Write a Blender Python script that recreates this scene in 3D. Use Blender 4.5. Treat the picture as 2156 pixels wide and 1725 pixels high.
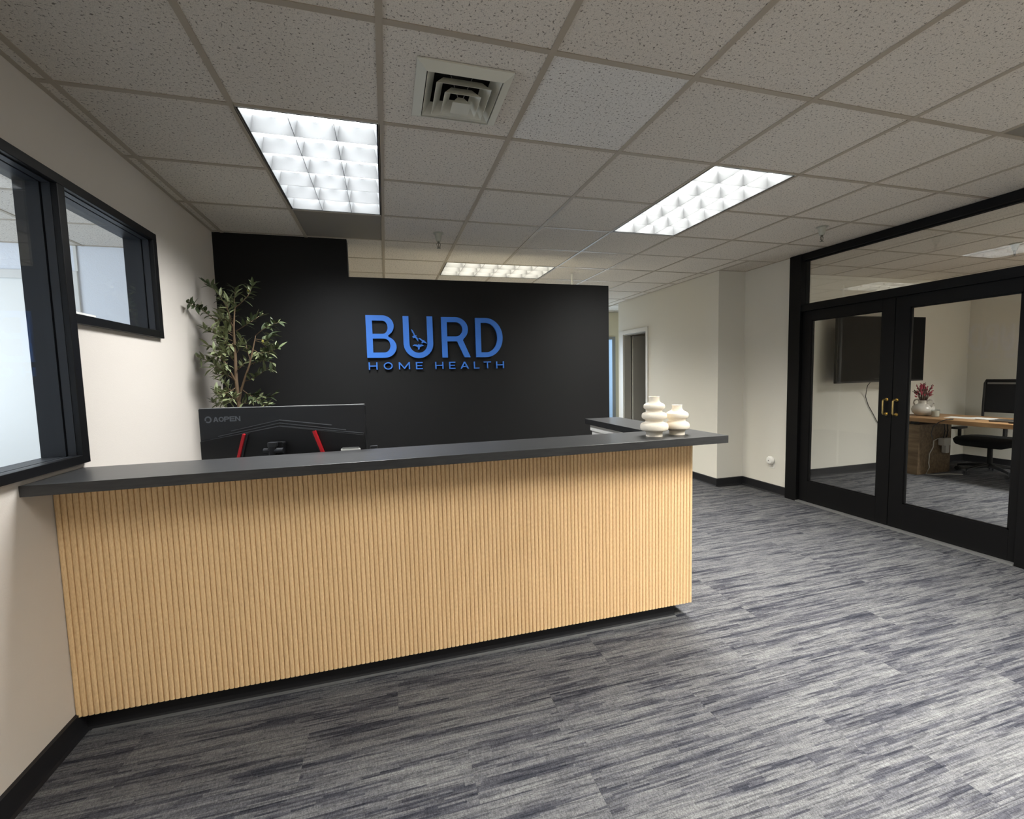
import bpy, math, random
from mathutils import Vector, Matrix, Euler

for _o in list(bpy.data.objects):
    bpy.data.objects.remove(_o)
scene = bpy.context.scene
COL = scene.collection
PI = math.pi
H = 2.59            # ceiling height
G = 0.61            # ceiling grid module (two feet)

# ------------------------------------------------------------------ camera
cam_d = bpy.data.cameras.new('camera')
cam_d.sensor_fit = 'HORIZONTAL'
cam_d.sensor_width = 36.0
cam_d.lens = 937.13 / 2156 * 36.0
cam_d.clip_start = 0.02
cam = bpy.data.objects.new('camera', cam_d)
COL.objects.link(cam)
yaw, pitch, roll = 0.2736, -0.0767, -0.0242
fwd = Vector((math.sin(yaw) * math.cos(pitch), math.cos(yaw) * math.cos(pitch), math.sin(pitch)))
rt0 = Vector((math.cos(yaw), -math.sin(yaw), 0))
up0 = rt0.cross(fwd)
rt = rt0 * math.cos(roll) + up0 * math.sin(roll)
up = up0 * math.cos(roll) - rt0 * math.sin(roll)
m = Matrix((rt, up, -fwd)).transposed().to_4x4()
m.translation = Vector((0.581, -1.610, H - 1.1715))
cam.matrix_world = m
scene.camera = cam

# ------------------------------------------------------------------ world, daylight, exposure
world = bpy.data.worlds.new('sky')
scene.world = world
world.use_nodes = True
bg = world.node_tree.nodes['Background']
bg.inputs['Color'].default_value = (0.42, 0.66, 1.0, 1)
bg.inputs['Strength'].default_value = 1.6
vs = scene.view_settings
vs.view_transform = 'Standard'
vs.look = 'None'
vs.gamma = 1.0
vs.exposure = 1.08
vs.use_curve_mapping = False
scene.cycles.use_denoising = True
scene.cycles.use_adaptive_sampling = True
scene.cycles.adaptive_threshold = 0.03
scene.cycles.max_bounces = 7
scene.cycles.diffuse_bounces = 4
scene.cycles.transparent_max_bounces = 10
scene.cycles.caustics_reflective = False
scene.cycles.caustics_refractive = False
scene.cycles.sample_clamp_indirect = 6.0

P_LAMP = 66.0        # watts of each ceiling lamp


def area_light(name, loc, rot, sx, sy, power, color, spread=PI, parent=None):
    d = bpy.data.lights.new(name, 'AREA')
    d.shape = 'RECTANGLE'
    d.size, d.size_y = sx, sy
    d.energy = power
    d.color = color
    d.spread = spread
    o = bpy.data.objects.new(name, d)
    COL.objects.link(o)
    o.location = loc
    o.rotation_euler = rot
    o.parent = parent
    return o


# daylight coming into the neighbouring office through its outside window
area_light('office_daylight', (-4.10, 0.9, 1.65), (0, -PI / 2, 0), 1.5, 2.6, 46.0, (0.87, 0.925, 1.0))
# daylight at the far window of the back office
area_light('far_window_daylight', (4.2, 6.28, 1.3), (-PI / 2, 0, 0), 1.2, 1.4, 10.0, (0.75, 0.88, 1.0))


# ------------------------------------------------------------------ helpers
def lin(r, g, b):
    def f(c):
        c /= 255.0
        return c / 12.92 if c <= 0.04045 else ((c + 0.055) / 1.055) ** 2.4
    return (f(r), f(g), f(b), 1.0)


class Mat:
    """tiny node helper around one material"""
    def __init__(s, name, color=(0.5, 0.5, 0.5, 1), rough=0.6, metal=0.0, spec=0.5):
        s.m = bpy.data.materials.new(name)
        s.m.use_nodes = True
        s.t = s.m.node_tree
        s.b = s.t.nodes['Principled BSDF']
        s.set(color, rough, metal, spec)

    def set(s, color, rough, metal, spec):
        s.b.inputs['Base Color'].default_value = color
        s.b.inputs['Roughness'].default_value = rough
        s.b.inputs['Metallic'].default_value = metal
        s.b.inputs['Specular IOR Level'].default_value = spec

    def n(s, typ, **kw):
        nd = s.t.nodes.new('ShaderNode' + typ)
        for k, v in kw.items():
            setattr(nd, k, v)
        return nd

    def link(s, a, b):
        s.t.links.new(a, b)

    def put(s, sock, v):
        if hasattr(v, 'is_output'):
            s.link(v, sock)
        else:
            sock.default_value = v

    def math(s, op, a, b=0.0, c=0.0, clamp=False):
        nd = s.n('Math', operation=op, use_clamp=clamp)
        s.put(nd.inputs[0], a)
        s.put(nd.inputs[1], b)
        s.put(nd.inputs[2], c)
        return nd.outputs[0]

    def xyz(s, x, y, z=0.0):
        nd = s.n('CombineXYZ')
        for i, v in enumerate((x, y, z)):
            s.put(nd.inputs[i], v)
        return nd.outputs[0]

    def pos(s):
        g = s.n('NewGeometry')
        sp = s.n('SeparateXYZ')
        s.link(g.outputs['Position'], sp.inputs[0])
        return sp.outputs[0], sp.outputs[1], sp.outputs[2], g.outputs['Position']

    def objco(s):
        g = s.n('TexCoord')
        return g.outputs['Object']

    def noise(s, vec, scale, detail=2.0, rough=0.5):
        nd = s.n('TexNoise')
        s.link(vec, nd.inputs['Vector'])
        nd.inputs['Scale'].default_value = scale
        nd.inputs['Detail'].default_value = detail
        nd.inputs['Roughness'].default_value = rough
        return nd.outputs['Fac']

    def white(s, vec):
        nd = s.n('TexWhiteNoise', noise_dimensions='3D')
        s.link(vec, nd.inputs['Vector'])
        return nd.outputs['Value']

    def rand(s):
        return s.n('ObjectInfo').outputs['Random']

    def ramp(s, fac, stops, interp='LINEAR'):
        nd = s.n('ValToRGB')
        nd.color_ramp.interpolation = interp
        el = nd.color_ramp.elements
        while len(el) < len(stops):
            el.new(0.5)
        for e, (p, c) in zip(el, stops):
            e.position = p
            e.color = c
        s.put(nd.inputs[0], fac)
        return nd.outputs[0]

    def mix(s, fac, a, b, typ='MIX'):
        nd = s.n('MixRGB', blend_type=typ)
        s.put(nd.inputs[0], fac)
        s.put(nd.inputs[1], a)
        s.put(nd.inputs[2], b)
        return nd.outputs[0]

    def color(s, sock):
        s.link(sock, s.b.inputs['Base Color'])

    def bump(s, h, strength=0.2, dist=0.01):
        nd = s.n('Bump')
        nd.inputs['Strength'].default_value = strength
        nd.inputs['Distance'].default_value = dist
        s.put(nd.inputs['Height'], h)
        s.link(nd.outputs[0], s.b.inputs['Normal'])


class MB:
    """mesh builder"""
    def __init__(s):
        s.v, s.f = [], []

    def add(s, vs_, fs):
        o = len(s.v)
        s.v += [tuple(p) for p in vs_]
        s.f += [tuple(i + o for i in f) for f in fs]
        return s

    def box(s, x0, x1, y0, y1, z0, z1):
        return s.add([(x0, y0, z0), (x1, y0, z0), (x1, y1, z0), (x0, y1, z0), (x0, y0, z1), (x1, y0, z1), (x1, y1, z1), (x0, y1, z1)],
                     [(3, 2, 1, 0), (4, 5, 6, 7), (0, 1, 5, 4), (1, 2, 6, 5), (2, 3, 7, 6), (3, 0, 4, 7)])

    def prism(s, pts, axis, a, b):
        """extrude the 2-D polygon pts along axis from a to b"""
        n = len(pts)

        def P(p, t):
            if axis == 'z':
                return (p[0], p[1], t)
            if axis == 'y':
                return (p[0], t, p[1])
            return (t, p[0], p[1])
        v = [P(p, a) for p in pts] + [P(p, b) for p in pts]
        f = [tuple(range(n - 1, -1, -1)), tuple(range(n, 2 * n))]
        f += [(i, (i + 1) % n, n + (i + 1) % n, n + i) for i in range(n)]
        return s.add(v, f)

    def lathe(s, prof, seg=32, c=(0, 0, 0)):
        v, f = [], []
        k = len(prof)
        for i in range(seg):
            a = 2 * PI * i / seg
            for r, z in prof:
                v.append((c[0] + r * math.cos(a), c[1] + r * math.sin(a), c[2] + z))
        for i in range(seg):
            j = (i + 1) % seg
            for q in range(k - 1):
                f.append((i * k + q, j * k + q, j * k + q + 1, i * k + q + 1))
        if prof[0][0] > 1e-6:
            f.append(tuple(i * k for i in range(seg))[::-1])
        if prof[-1][0] > 1e-6:
            f.append(tuple(i * k + k - 1 for i in range(seg)))
        return s.add(v, f)

    def tube(s, pts, r, seg=8, cap=True):
        pts = [Vector(p) for p in pts]
        n = len(pts)
        rs = r if isinstance(r, (list, tuple)) else [r] * n
        up_ = Vector((0.13, 0.31, 0.94)).normalized()
        v, f = [], []
        for i, p in enumerate(pts):
            t = (pts[min(i + 1, n - 1)] - pts[max(i - 1, 0)]).normalized()
            if abs(t.dot(up_)) > 0.95:
                up_ = Vector((0.9, 0.3, 0.1)).normalized()
            a = t.cross(up_).normalized()
            b = t.cross(a)
            up_ = -b if False else up_
            for k in range(seg):
                w = 2 * PI * k / seg
                v.append(p + (a * math.cos(w) + b * math.sin(w)) * rs[i])
        for i in range(n - 1):
            for k in range(seg):
                k2 = (k + 1) % seg
                f.append((i * seg + k, i * seg + k2, (i + 1) * seg + k2, (i + 1) * seg + k))
        if cap:
            f.append(tuple(range(seg))[::-1])
            f.append(tuple((n - 1) * seg + k for k in range(seg)))
        return s.add(v, f)

    def rbox(s, x0, x1, y0, y1, z0, z1, r, axis='z', seg=4):
        """box with rounded corners in the plane normal to axis"""
        if axis == 'z':
            u0, u1, w0, w1, a, b = x0, x1, y0, y1, z0, z1
        elif axis == 'y':
            u0, u1, w0, w1, a, b = x0, x1, z0, z1, y0, y1
        else:
            u0, u1, w0, w1, a, b = y0, y1, z0, z1, x0, x1
        pts = []
        for cx, cy, st in ((u1 - r, w0 + r, -90), (u1 - r, w1 - r, 0), (u0 + r, w1 - r, 90), (u0 + r, w0 + r, 180)):
            for k in range(seg + 1):
                t = math.radians(st + 90 * k / seg)
                pts.append((cx + r * math.cos(t), cy + r * math.sin(t)))
        return s.prism(pts, axis, a, b)


def mesh_of(mb, name):
    me = bpy.data.meshes.new(name)
    me.from_pydata(mb.v, [], mb.f)
    me.update()
    return me


def obj(name, mb, mat, parent=None, smooth=None, loc=None, rot=None, bevel=0.0, fix=False):
    """link a mesh object; world coordinates are turned into the parent's space unless the parent is rotated (local)"""
    me = mb if isinstance(mb, bpy.types.Mesh) else mesh_of(mb, name)
    if mat is not None and not me.materials:
        me.materials.append(mat.m if isinstance(mat, Mat) else mat)
    if smooth is not None:
        try:
            for p in me.polygons:
                p.use_smooth = True
            me.set_sharp_from_angle(angle=math.radians(smooth))
        except Exception:
            pass
    o = bpy.data.objects.new(name, me)
    COL.objects.link(o)
    if loc is not None:
        o.location = loc
    if rot is not None:
        o.rotation_euler = rot
    if parent is not None:
        o.parent = parent
        base, q, local = Vector(), parent, False
        while q is not None:
            base = base + q.location
            local = local or bool(q.get('_local'))
            q = q.parent
        if not local:
            o.location = Vector(o.location) - base
    if bevel > 0:
        b = o.modifiers.new('edge', 'BEVEL')
        b.width = bevel
        b.segments = 2
        b.limit_method = 'ANGLE'
    return o


def tag(o, label, cat=None, group=None, kind=None):
    o['label'] = label
    if cat:
        o['category'] = cat
    if group:
        o['group'] = group
    if kind:
        o['kind'] = kind
    return o


LOCALS = []


def thing(name, label, cat, loc=(0, 0, 0), rotz=None, group=None, kind=None):
    o = bpy.data.objects.new(name, None)
    o.empty_display_size = 0.05
    COL.objects.link(o)
    o.location = loc
    if rotz is not None:
        o.rotation_euler = (0, 0, rotz)
        o['_local'] = 1
        LOCALS.append(o)
    return tag(o, label, cat, group, kind)


def box(*a):
    return MB().box(*a)


def struct(name, mb, mat, label, cat, **kw):
    o = obj(name, mb, mat, **kw)
    return tag(o, label, cat, kind='structure')

# ------------------------------------------------------------------ materials
def paint(name, rgb, rough=0.75, bump=0.12, scale=170):
    M = Mat(name, lin(*rgb), rough, spec=0.25)
    p = M.pos()[3]
    n = M.noise(p, scale, 3.0, 0.55)
    M.bump(n, bump, 0.004)
    return M


M_WALL = paint('warm_white_paint', (218, 210, 200))
M_WALLR = paint('white_paint', (222, 219, 209), 0.65)
M_WALLO = paint('cool_white_textured_paint', (226, 229, 234), 0.8, 0.5, 90)
M_CREAM = paint('cream_paint', (222, 212, 184))
M_BLACKW = paint('matte_black_paint', (21, 21, 21), 0.6, 0.10, 200)
M_FRAME = Mat('black_frame_lacquer', lin(15, 15, 16), 0.4, spec=0.4)
M_DOORB = Mat('black_painted_wood', lin(10, 10, 11), 0.55, spec=0.22)
M_JAMB = Mat('lit_black_frame', lin(44, 46, 50), 0.42, spec=0.5)  # black frame, light from the office painted in as charcoal
M_BASE = Mat('black_rubber_base', lin(27, 27, 30), 0.55, spec=0.4)
M_TRIMW = Mat('white_trim_enamel', lin(222, 220, 214), 0.4)
M_GREYDOOR = Mat('grey_door_enamel', lin(176, 174, 168), 0.5)
M_WHITE = Mat('white_plastic', lin(240, 239, 233), 0.4)
M_STEEL = Mat('brushed_steel', lin(160, 160, 158), 0.35, 0.9)
M_ALU = Mat('satin_aluminium_strip', lin(150, 150, 148), 0.45, 0.6)
M_BRASS = Mat('polished_brass', lin(226, 200, 132), 0.28, 1.0)
M_DARKP = Mat('black_plastic', lin(22, 22, 24), 0.45, spec=0.4)
M_DARKP2 = Mat('dark_grey_plastic', lin(38, 39, 42), 0.42, spec=0.45)
M_RED = Mat('red_plastic', lin(196, 30, 40), 0.4)
M_LOGO = Mat('blue_acrylic_letters', lin(58, 116, 202), 0.5, spec=0.35)
M_CERAM = Mat('cream_ceramic', lin(236, 226, 208), 0.7, spec=0.25)
M_CERAMG = Mat('white_glazed_ceramic', lin(206, 202, 194), 0.25)
M_GREYTXT = Mat('grey_print', lin(112, 116, 122), 0.5)
M_PAPER = Mat('white_paper', lin(236, 235, 230), 0.8)
M_DARKTILE = Mat('dark_grey_panel', lin(140, 134, 124), 0.6)
M_RAIL = Mat('ceiling_grid_enamel', lin(176, 165, 148), 0.5)
M_LAMPIN = Mat('lamp_housing_white', lin(225, 228, 226), 0.5)
M_GAP = Mat('lamp_frame_dark', lin(24, 20, 18), 0.6)
M_LOUV = Mat('louver_satin_aluminium', (0.115, 0.118, 0.12, 1), 0.3, 0.3)
M_WIRE = Mat('white_wire', lin(214, 211, 204), 0.5)
M_BLACKWIRE = Mat('black_wire', lin(24, 24, 25), 0.5)
M_SOIL = Mat('dark_soil', lin(45, 36, 28), 0.9)
M_BARK = Mat('brown_bark', lin(108, 88, 66), 0.85)
M_BARK.bump(M_BARK.noise(M_BARK.pos()[3], 120, 3), 0.4, 0.004)
M_FRUIT = Mat('pale_green_olive', lin(190, 184, 92), 0.4)
M_PINK = Mat('dried_pink_petals', lin(170, 70, 86), 0.8)
M_MAUVE = Mat('dried_brown_stems', lin(96, 74, 66), 0.9)
M_MESH = Mat('black_mesh_fabric', lin(30, 31, 33), 0.8, spec=0.2)

# leaves: every leaf its own shade
M_LEAF = Mat('olive_leaf', lin(78, 88, 58), 0.5, spec=0.35)
M_LEAF.color(M_LEAF.ramp(M_LEAF.rand(), [(0.0, lin(46, 56, 36)), (0.5, lin(74, 85, 56)), (1.0, lin(122, 128, 92))]))

# thin clear glass: transparent with a Fresnel reflection
def glass(name, tint=(0.955, 0.965, 0.962, 1), boost=1.0):
    M = Mat(name)
    M.t.nodes.remove(M.b)
    out = M.t.nodes['Material Output']
    tr = M.n('BsdfTransparent')
    tr.inputs[0].default_value = tint
    gl = M.n('BsdfGlossy')
    gl.inputs['Roughness'].default_value = 0.0
    gl.inputs['Color'].default_value = (1, 1, 1, 1)
    fr = M.n('Fresnel')
    bf = M.n('NewGeometry').outputs['Backfacing']
    ior = M.math('ADD', 1.52, M.math('MULTIPLY', bf, 1 / 1.52 - 1.52))
    M.link(ior, fr.inputs[0])
    mx = M.n('MixShader')
    fac = M.math('MULTIPLY', fr.outputs[0], boost, clamp=True)
    M.link(fac, mx.inputs[0])
    M.link(tr.outputs[0], mx.inputs[1])
    M.link(gl.outputs[0], mx.inputs[2])
    M.link(mx.outputs[0], out.inputs['Surface'])
    return M


M_GLASS = glass('clear_glass', boost=0.65)
M_GLASST = glass('transom_glass', boost=3.0)
M_GLASSI = glass('interior_window_glass', boost=0.6)
M_JAR = glass('jar_glass', (0.85, 0.87, 0.87, 1))

# ceiling tiles: pitted mineral fibre
def tile_mat(name, rgb):
    M = Mat(name, lin(*rgb), 0.9, spec=0.1)
    x, y, z, p = M.pos()
    f = M.noise(M.xyz(M.math('MULTIPLY', x, 1.0), M.math('MULTIPLY', y, 1.0), 0.0), 95, 3.0, 0.65)
    pit = M.ramp(f, [(0.35, (1, 1, 1, 1)), (0.42, (0, 0, 0, 1))])
    g = M.noise(p, 300, 2.0)
    pores = M.ramp(g, [(0.36, (0.82, 0.82, 0.82, 1)), (0.52, (1, 1, 1, 1))])
    shade = M.ramp(M.rand(), [(0.0, (0.955, 0.95, 0.945, 1)), (1.0, (1, 1, 1, 1))])
    c = M.mix(1.0, lin(*rgb), shade, 'MULTIPLY')
    c = M.mix(1.0, c, pores, 'MULTIPLY')
    c = M.mix(M.math('MULTIPLY', pit, 0.8), c, lin(80, 72, 62))
    M.color(c)
    M.bump(f, 0.35, 0.006)
    return M


M_TILE = tile_mat('mineral_fibre_tile', (228, 221, 210))
M_TILEN = tile_mat('new_mineral_fibre_tile', (236, 233, 227))

# fluted wood veneer
M_FLUTE = Mat('honey_oak_flutes', lin(214, 172, 118), 0.6, spec=0.3)
_x, _y, _z, _p = M_FLUTE.pos()
_n = M_FLUTE.noise(M_FLUTE.xyz(M_FLUTE.math('MULTIPLY', _x, 260), 0.0, M_FLUTE.math('MULTIPLY', _z, 60)), 1.0, 3.0)
M_FLUTE.color(M_FLUTE.mix(1.0, M_FLUTE.ramp(_n, [(0.3, lin(232, 194, 144)), (0.62, lin(247, 212, 162))]),
                          M_FLUTE.ramp(M_FLUTE.rand(), [(0, (0.95, 0.94, 0.93, 1)), (1, (1, 1, 1, 1))]), 'MULTIPLY'))
M_GROOVE = Mat('groove_wood', lin(204, 158, 108), 0.7)

# charcoal laminate of the counter
M_COUNTER = Mat('charcoal_laminate', lin(50, 50, 50), 0.36, spec=0.45)
_x, _y, _z, _p = M_COUNTER.pos()
_n = M_COUNTER.noise(M_COUNTER.xyz(M_COUNTER.math('MULTIPLY', _x, 14), M_COUNTER.math('MULTIPLY', _y, 120), M_COUNTER.math('MULTIPLY', _z, 120)), 1.0, 4.0)
M_COUNTER.color(M_COUNTER.ramp(_n, [(0.3, lin(42, 42, 43)), (0.7, lin(55, 55, 55))]))
M_COUNTER.bump(_n, 0.05, 0.002)

# wood of the conference table
def wood(name, a, b):
    M = Mat(name, lin(*a), 0.5, spec=0.35)
    x, y, z, p = M.pos()
    n = M.noise(M.xyz(M.math('MULTIPLY', x, 40), M.math('MULTIPLY', y, 3), M.math('MULTIPLY', z, 30)), 1.0, 4.0)
    M.color(M.ramp(n, [(0.3, lin(*a)), (0.7, lin(*b))]))
    return M


M_TABLE = wood('oak_tabletop', (150, 114, 78), (186, 148, 106))
M_PED = wood('walnut_grey_laminate', (104, 86, 66), (140, 118, 92))

# carpet planks: striated grey loop pile
M_CARPET = Mat('striated_grey_carpet', (0.15, 0.15, 0.16, 1), 0.95, spec=0.05)
_M = M_CARPET
_x, _y, _z, _p = _M.pos()
_r = _M.math('MULTIPLY', _M.rand(), 23.0)
_yr = _M.math('FLOOR', _M.math('MULTIPLY', _y, 130.0))                      # tufting rows
_ra = _M.white(_M.xyz(_yr, 3.1, _r))
_xs = _M.math('ADD', _x, _M.math('MULTIPLY', _ra, 0.30))
_xq = _M.math('FLOOR', _M.math('MULTIPLY', _xs, 14.0))
_blk = _M.noise(_M.xyz(_M.math('ADD', _M.math('MULTIPLY', _xq, 0.19), _r), _M.math('MULTIPLY', _yr, 0.24)), 1.0, 4.0, 0.62)
_soft = _M.noise(_M.xyz(_M.math('ADD', _M.math('MULTIPLY', _x, 1.6), _r), _M.math('MULTIPLY', _y, 13.0)), 1.0, 3.0, 0.55)
_fine = _M.noise(_M.xyz(_M.math('MULTIPLY', _x, 7.0), _M.math('MULTIPLY', _y, 150.0), _r), 1.0, 3.0, 0.65)
_cross = _M.noise(_M.xyz(_M.math('MULTIPLY', _x, 150.0), _M.math('MULTIPLY', _y, 60.0), _r), 1.0, 2.0, 0.6)
_pile = _M.noise(_p, 230, 3.0, 0.75)
_s = _M.math('ADD', _M.math('MULTIPLY', _blk, 0.68), _M.math('MULTIPLY', _soft, 0.32))
_tone = _M.ramp(_s, [(0.39, lin(53, 54, 60)), (0.45, lin(74, 74, 79)), (0.50, lin(94, 94, 96)), (0.60, lin(109, 109, 109))])
_lines = _M.ramp(_fine, [(0.36, (0.50, 0.50, 0.53, 1)), (0.47, (0.9, 0.9, 0.9, 1)), (0.68, (1.16, 1.16, 1.15, 1))])
_pl = _M.mix(1.0, _M.ramp(_pile, [(0.3, (0.55, 0.55, 0.55, 1)), (0.7, (1.4, 1.4, 1.4, 1))]), _M.ramp(_cross, [(0.35, (0.8, 0.8, 0.8, 1)), (0.65, (1.15, 1.15, 1.15, 1))]), 'MULTIPLY')
_c = _M.mix(1.0, _tone, _lines, 'MULTIPLY')
_c = _M.mix(1.0, _c, _pl, 'MULTIPLY')
_M.color(_c)
_M.bump(_M.math('ADD', _pile, _M.math('MULTIPLY', _fine, 0.6)), 0.5, 0.006)


def emit(name, rgb, strength):
    M = Mat(name, (0, 0, 0, 1))
    M.b.inputs['Emission Color'].default_value = rgb
    M.b.inputs['Emission Strength'].default_value = strength
    M.m.cycles.emission_sampling = 'NONE'      # the lamp's area light does the lighting
    return M

# ------------------------------------------------------------------ the setting: floor
XL, XR = -0.68, 4.80          # lobby side walls
floor = struct('floor', box(-4.4, 9.0, -4.7, 6.6, -0.12, -0.006), M_CARPET, 'grey striated carpet planks covering the lobby floor', 'floor')


def planks(x0, x1, y0, y1, seed):
    rnd = random.Random(seed)
    cache = {}
    rows = int(round((y1 - y0) / 0.25))
    for r in range(rows):
        ya = y0 + r * 0.25
        yb = min(ya + 0.25, y1)
        s = x0 - rnd.choice((0.1, 0.33, 0.5, 0.75, 0.9))
        while s < x1:
            a, b = max(s, x0), min(s + 1.0, x1)
            if b - a > 0.02:
                key = (round(b - a, 3), round(yb - ya, 3))
                if key not in cache:
                    w, d = key
                    cache[key] = mesh_of(box(0.0004, w - 0.0004, 0.0004, d - 0.0004, -0.006, 0.0), 'carpet_plank')
                obj('carpet_plank', cache[key], M_CARPET, floor, loc=(a, ya, 0))
            s += 1.0


planks(XL, 4.84, -1.0, 2.5, 1)
planks(2.3, 4.42, 2.5, 3.75, 2)
planks(4.86, 8.75, -0.39, 2.86, 3)

# ------------------------------------------------------------------ walls
T = H + 0.004
mb = MB()
mb.box(-0.80, XL, -4.5, -1.0, 0, T)
mb.box(-0.80, XL, -1.0, 0.69, 0, 1.11).box(-0.80, XL, -1.0, 0.69, 2.25, T)
mb.box(-0.80, XL, 0.69, 1.455, 0, 1.705).box(-0.80, XL, 0.69, 1.455, 2.25, T)
mb.box(-0.80, XL, 1.455, 6.42, 0, T)
struct('wall_left', mb, M_WALL, 'warm white side wall holding the black framed interior window', 'wall')

mb = MB().prism([(XL, 0), (2.75, 0), (2.75, 2.283), (0.312, 2.283), (0.312, T), (XL, T)], 'y', 2.46, 2.58)
wb = struct('wall_back', mb, M_BLACKW, 'matte black feature wall stepping down in height behind the desk', 'wall')

obj('rear_bounce_face', MB().prism([(XL, 0), (2.75, 0), (2.75, 2.283), (0.312, 2.283), (0.312, T), (XL, T)], 'y', 2.5802, 2.59), M_WALLR, wb)  # unseen white face, added to bounce light onto the back ceiling

# right side: thick jog, passage wall with a doorway
mb = MB()
mb.box(XR, 4.90, 2.22, 2.88, 0, T)
mb.box(4.42, 4.90, 2.88, 2.98, 0, T)
mb.box(4.42, 4.54, 2.98, 4.40, 0, T).box(4.42, 4.54, 4.40, 5.08, 2.05, T).box(4.42, 4.54, 5.08, 5.25, 0, T)
mb.box(4.54, 6.50, 5.13, 5.25, 0, T)
struct('wall_right', mb, M_WALLR, 'white wall with a jog and a doorway beyond the desk', 'wall')

mb = MB().box(4.76, 4.90, -4.5, 0.235, 0, T)
struct('wall_right_front', mb, M_WALLR, 'white wall beside the glass doors nearest the camera', 'wall')
struct('wall_front', box(-0.80, 4.90, -4.62, -4.5, 0, T), M_WALLR, 'white lobby wall behind the camera', 'wall')

# back office
mb = MB()
mb.box(-0.80, 3.55, 6.30, 6.42, 0, T).box(4.92, 6.62, 6.30, 6.42, 0, T).box(3.55, 4.92, 6.30, 6.42, 2.12, T).box(3.55, 4.92, 6.30, 6.42, 0, 0.45)
struct('wall_far', mb, M_CREAM, 'cream end wall far behind the black partition', 'wall')
struct('wall_far_side', box(6.50, 6.62, 2.98, 6.42, 0, T), M_CREAM, 'cream side wall at the end of the far passage', 'wall')

# conference room
mb = MB().box(4.90, 8.87, 2.86, 2.98, 0, T)
struct('wall_conference_back', mb, M_WALLR, 'white conference room wall carrying the large television', 'wall')
struct('wall_conference_side', box(8.75, 8.87, -1.3, 2.86, 0, T), M_WALLR, 'white wall behind the conference table and office chair', 'wall')
struct('wall_conference_front', box(4.90, 8.87, -1.3, -1.2, 0, T), M_WALLR, 'white conference room wall out of view on the right', 'wall')

# neighbouring office behind the interior window
mb = MB().box(-4.32, -2.70, 3.07, 3.19, 0, T).box(-1.93, -0.80, 3.07, 3.19, 0, T).box(-2.70, -1.93, 3.07, 3.19, 2.372, T)
struct('wall_office_back', mb, M_WALLO, 'pale textured wall seen through the black framed interior window', 'wall')
mb = MB().box(-4.32, -4.20, -1.9, 3.07, 0, 0.85).box(-4.32, -4.20, -1.9, 3.07, 2.45, T).box(-4.32, -4.20, -1.9, -0.45, 0.85, 2.45).box(-4.32, -4.20, 2.25, 3.07, 0.85, 2.45)
struct('wall_office_side', mb, M_WALLO, 'office side wall with an outside window, out of view', 'wall')
struct('wall_office_front', box(-4.32, -0.80, -2.0, -1.9, 0, T), M_WALLO, 'office wall out of view on the left', 'wall')

# ------------------------------------------------------------------ ceiling: deck, grid rails and tiles
ceiling = struct('ceiling', box(-4.4, 9.0, -4.7, 6.6, H + 0.30, H + 0.36), M_DARKTILE, 'suspended ceiling of grey pitted tiles in a metal grid', 'ceiling')
_cache = {}


def tile(x0, x1, y0, y1, mat=None, name='ceiling_tile'):
    w, d = round(x1 - x0, 3), round(y1 - y0, 3)
    mat = mat or M_TILE
    key = (w, d, mat.m.name)
    if key not in _cache:
        _cache[key] = mesh_of(box(0.005, w - 0.005, 0.005, d - 0.005, 0.004, 0.02), 'ceiling_tile')
    return obj(name, _cache[key], mat, ceiling, loc=(x0, y0, H))


def rail(x0, x1, y0, y1, lift=0.0):
    return obj('grid_rail', box(x0, x1, y0, y1, H + lift, H + 0.03), M_RAIL, ceiling)


def cells(a, b):
    """grid lines clipped to a..b"""
    i = math.ceil(a / G - 1e-6)
    out = [a]
    while i * G < b - 1e-6:
        if i * G > a + 0.01:
            out.append(round(i * G, 4))
        i += 1
    out.append(b)
    return out


def tiles(x0, x1, y0, y1, skip=(), special=None):
    xs, ys = cells(x0, x1), cells(y0, y1)
    for a, b in zip(xs, xs[1:]):
        for c, d in zip(ys, ys[1:]):
            k = (math.floor((a + b) / 2 / G), math.floor((c + d) / 2 / G))
            if k in skip:
                continue
            tile(a, b, c, d, (special or {}).get(k))
    def lamp_at(x, y):
        return LAMPCELL.get((math.floor(x / G), math.floor(y / G)))

    def runs(vals, blocked):
        out, st = [], None
        for p, q in zip(vals, vals[1:]):
            if blocked((p + q) / 2):
                if st is not None:
                    out.append((st, p))
                st = None
            elif st is None:
                st = p
        if st is not None:
            out.append((st, vals[-1]))
        return out
    for x in xs[1:-1]:
        for p, q in runs(ys, lambda y: lamp_at(x - 0.1, y) is not None and lamp_at(x - 0.1, y) == lamp_at(x + 0.1, y)):
            rail(x - 0.012, x + 0.012, p, q)
    for y in ys[1:-1]:
        for p, q in runs(xs, lambda x: lamp_at(x, y - 0.1) is not None and lamp_at(x, y - 0.1) == lamp_at(x, y + 0.1)):
            rail(p, q, y - 0.012, y + 0.012, 0.0007)
    # wall angle round the edge
    rail(x0, x0 + 0.02, y0, y1, 0.0014)
    rail(x1 - 0.02, x1, y0, y1, 0.0014)
    rail(x0, x1, y1 - 0.02, y1, 0.0021)


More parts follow.
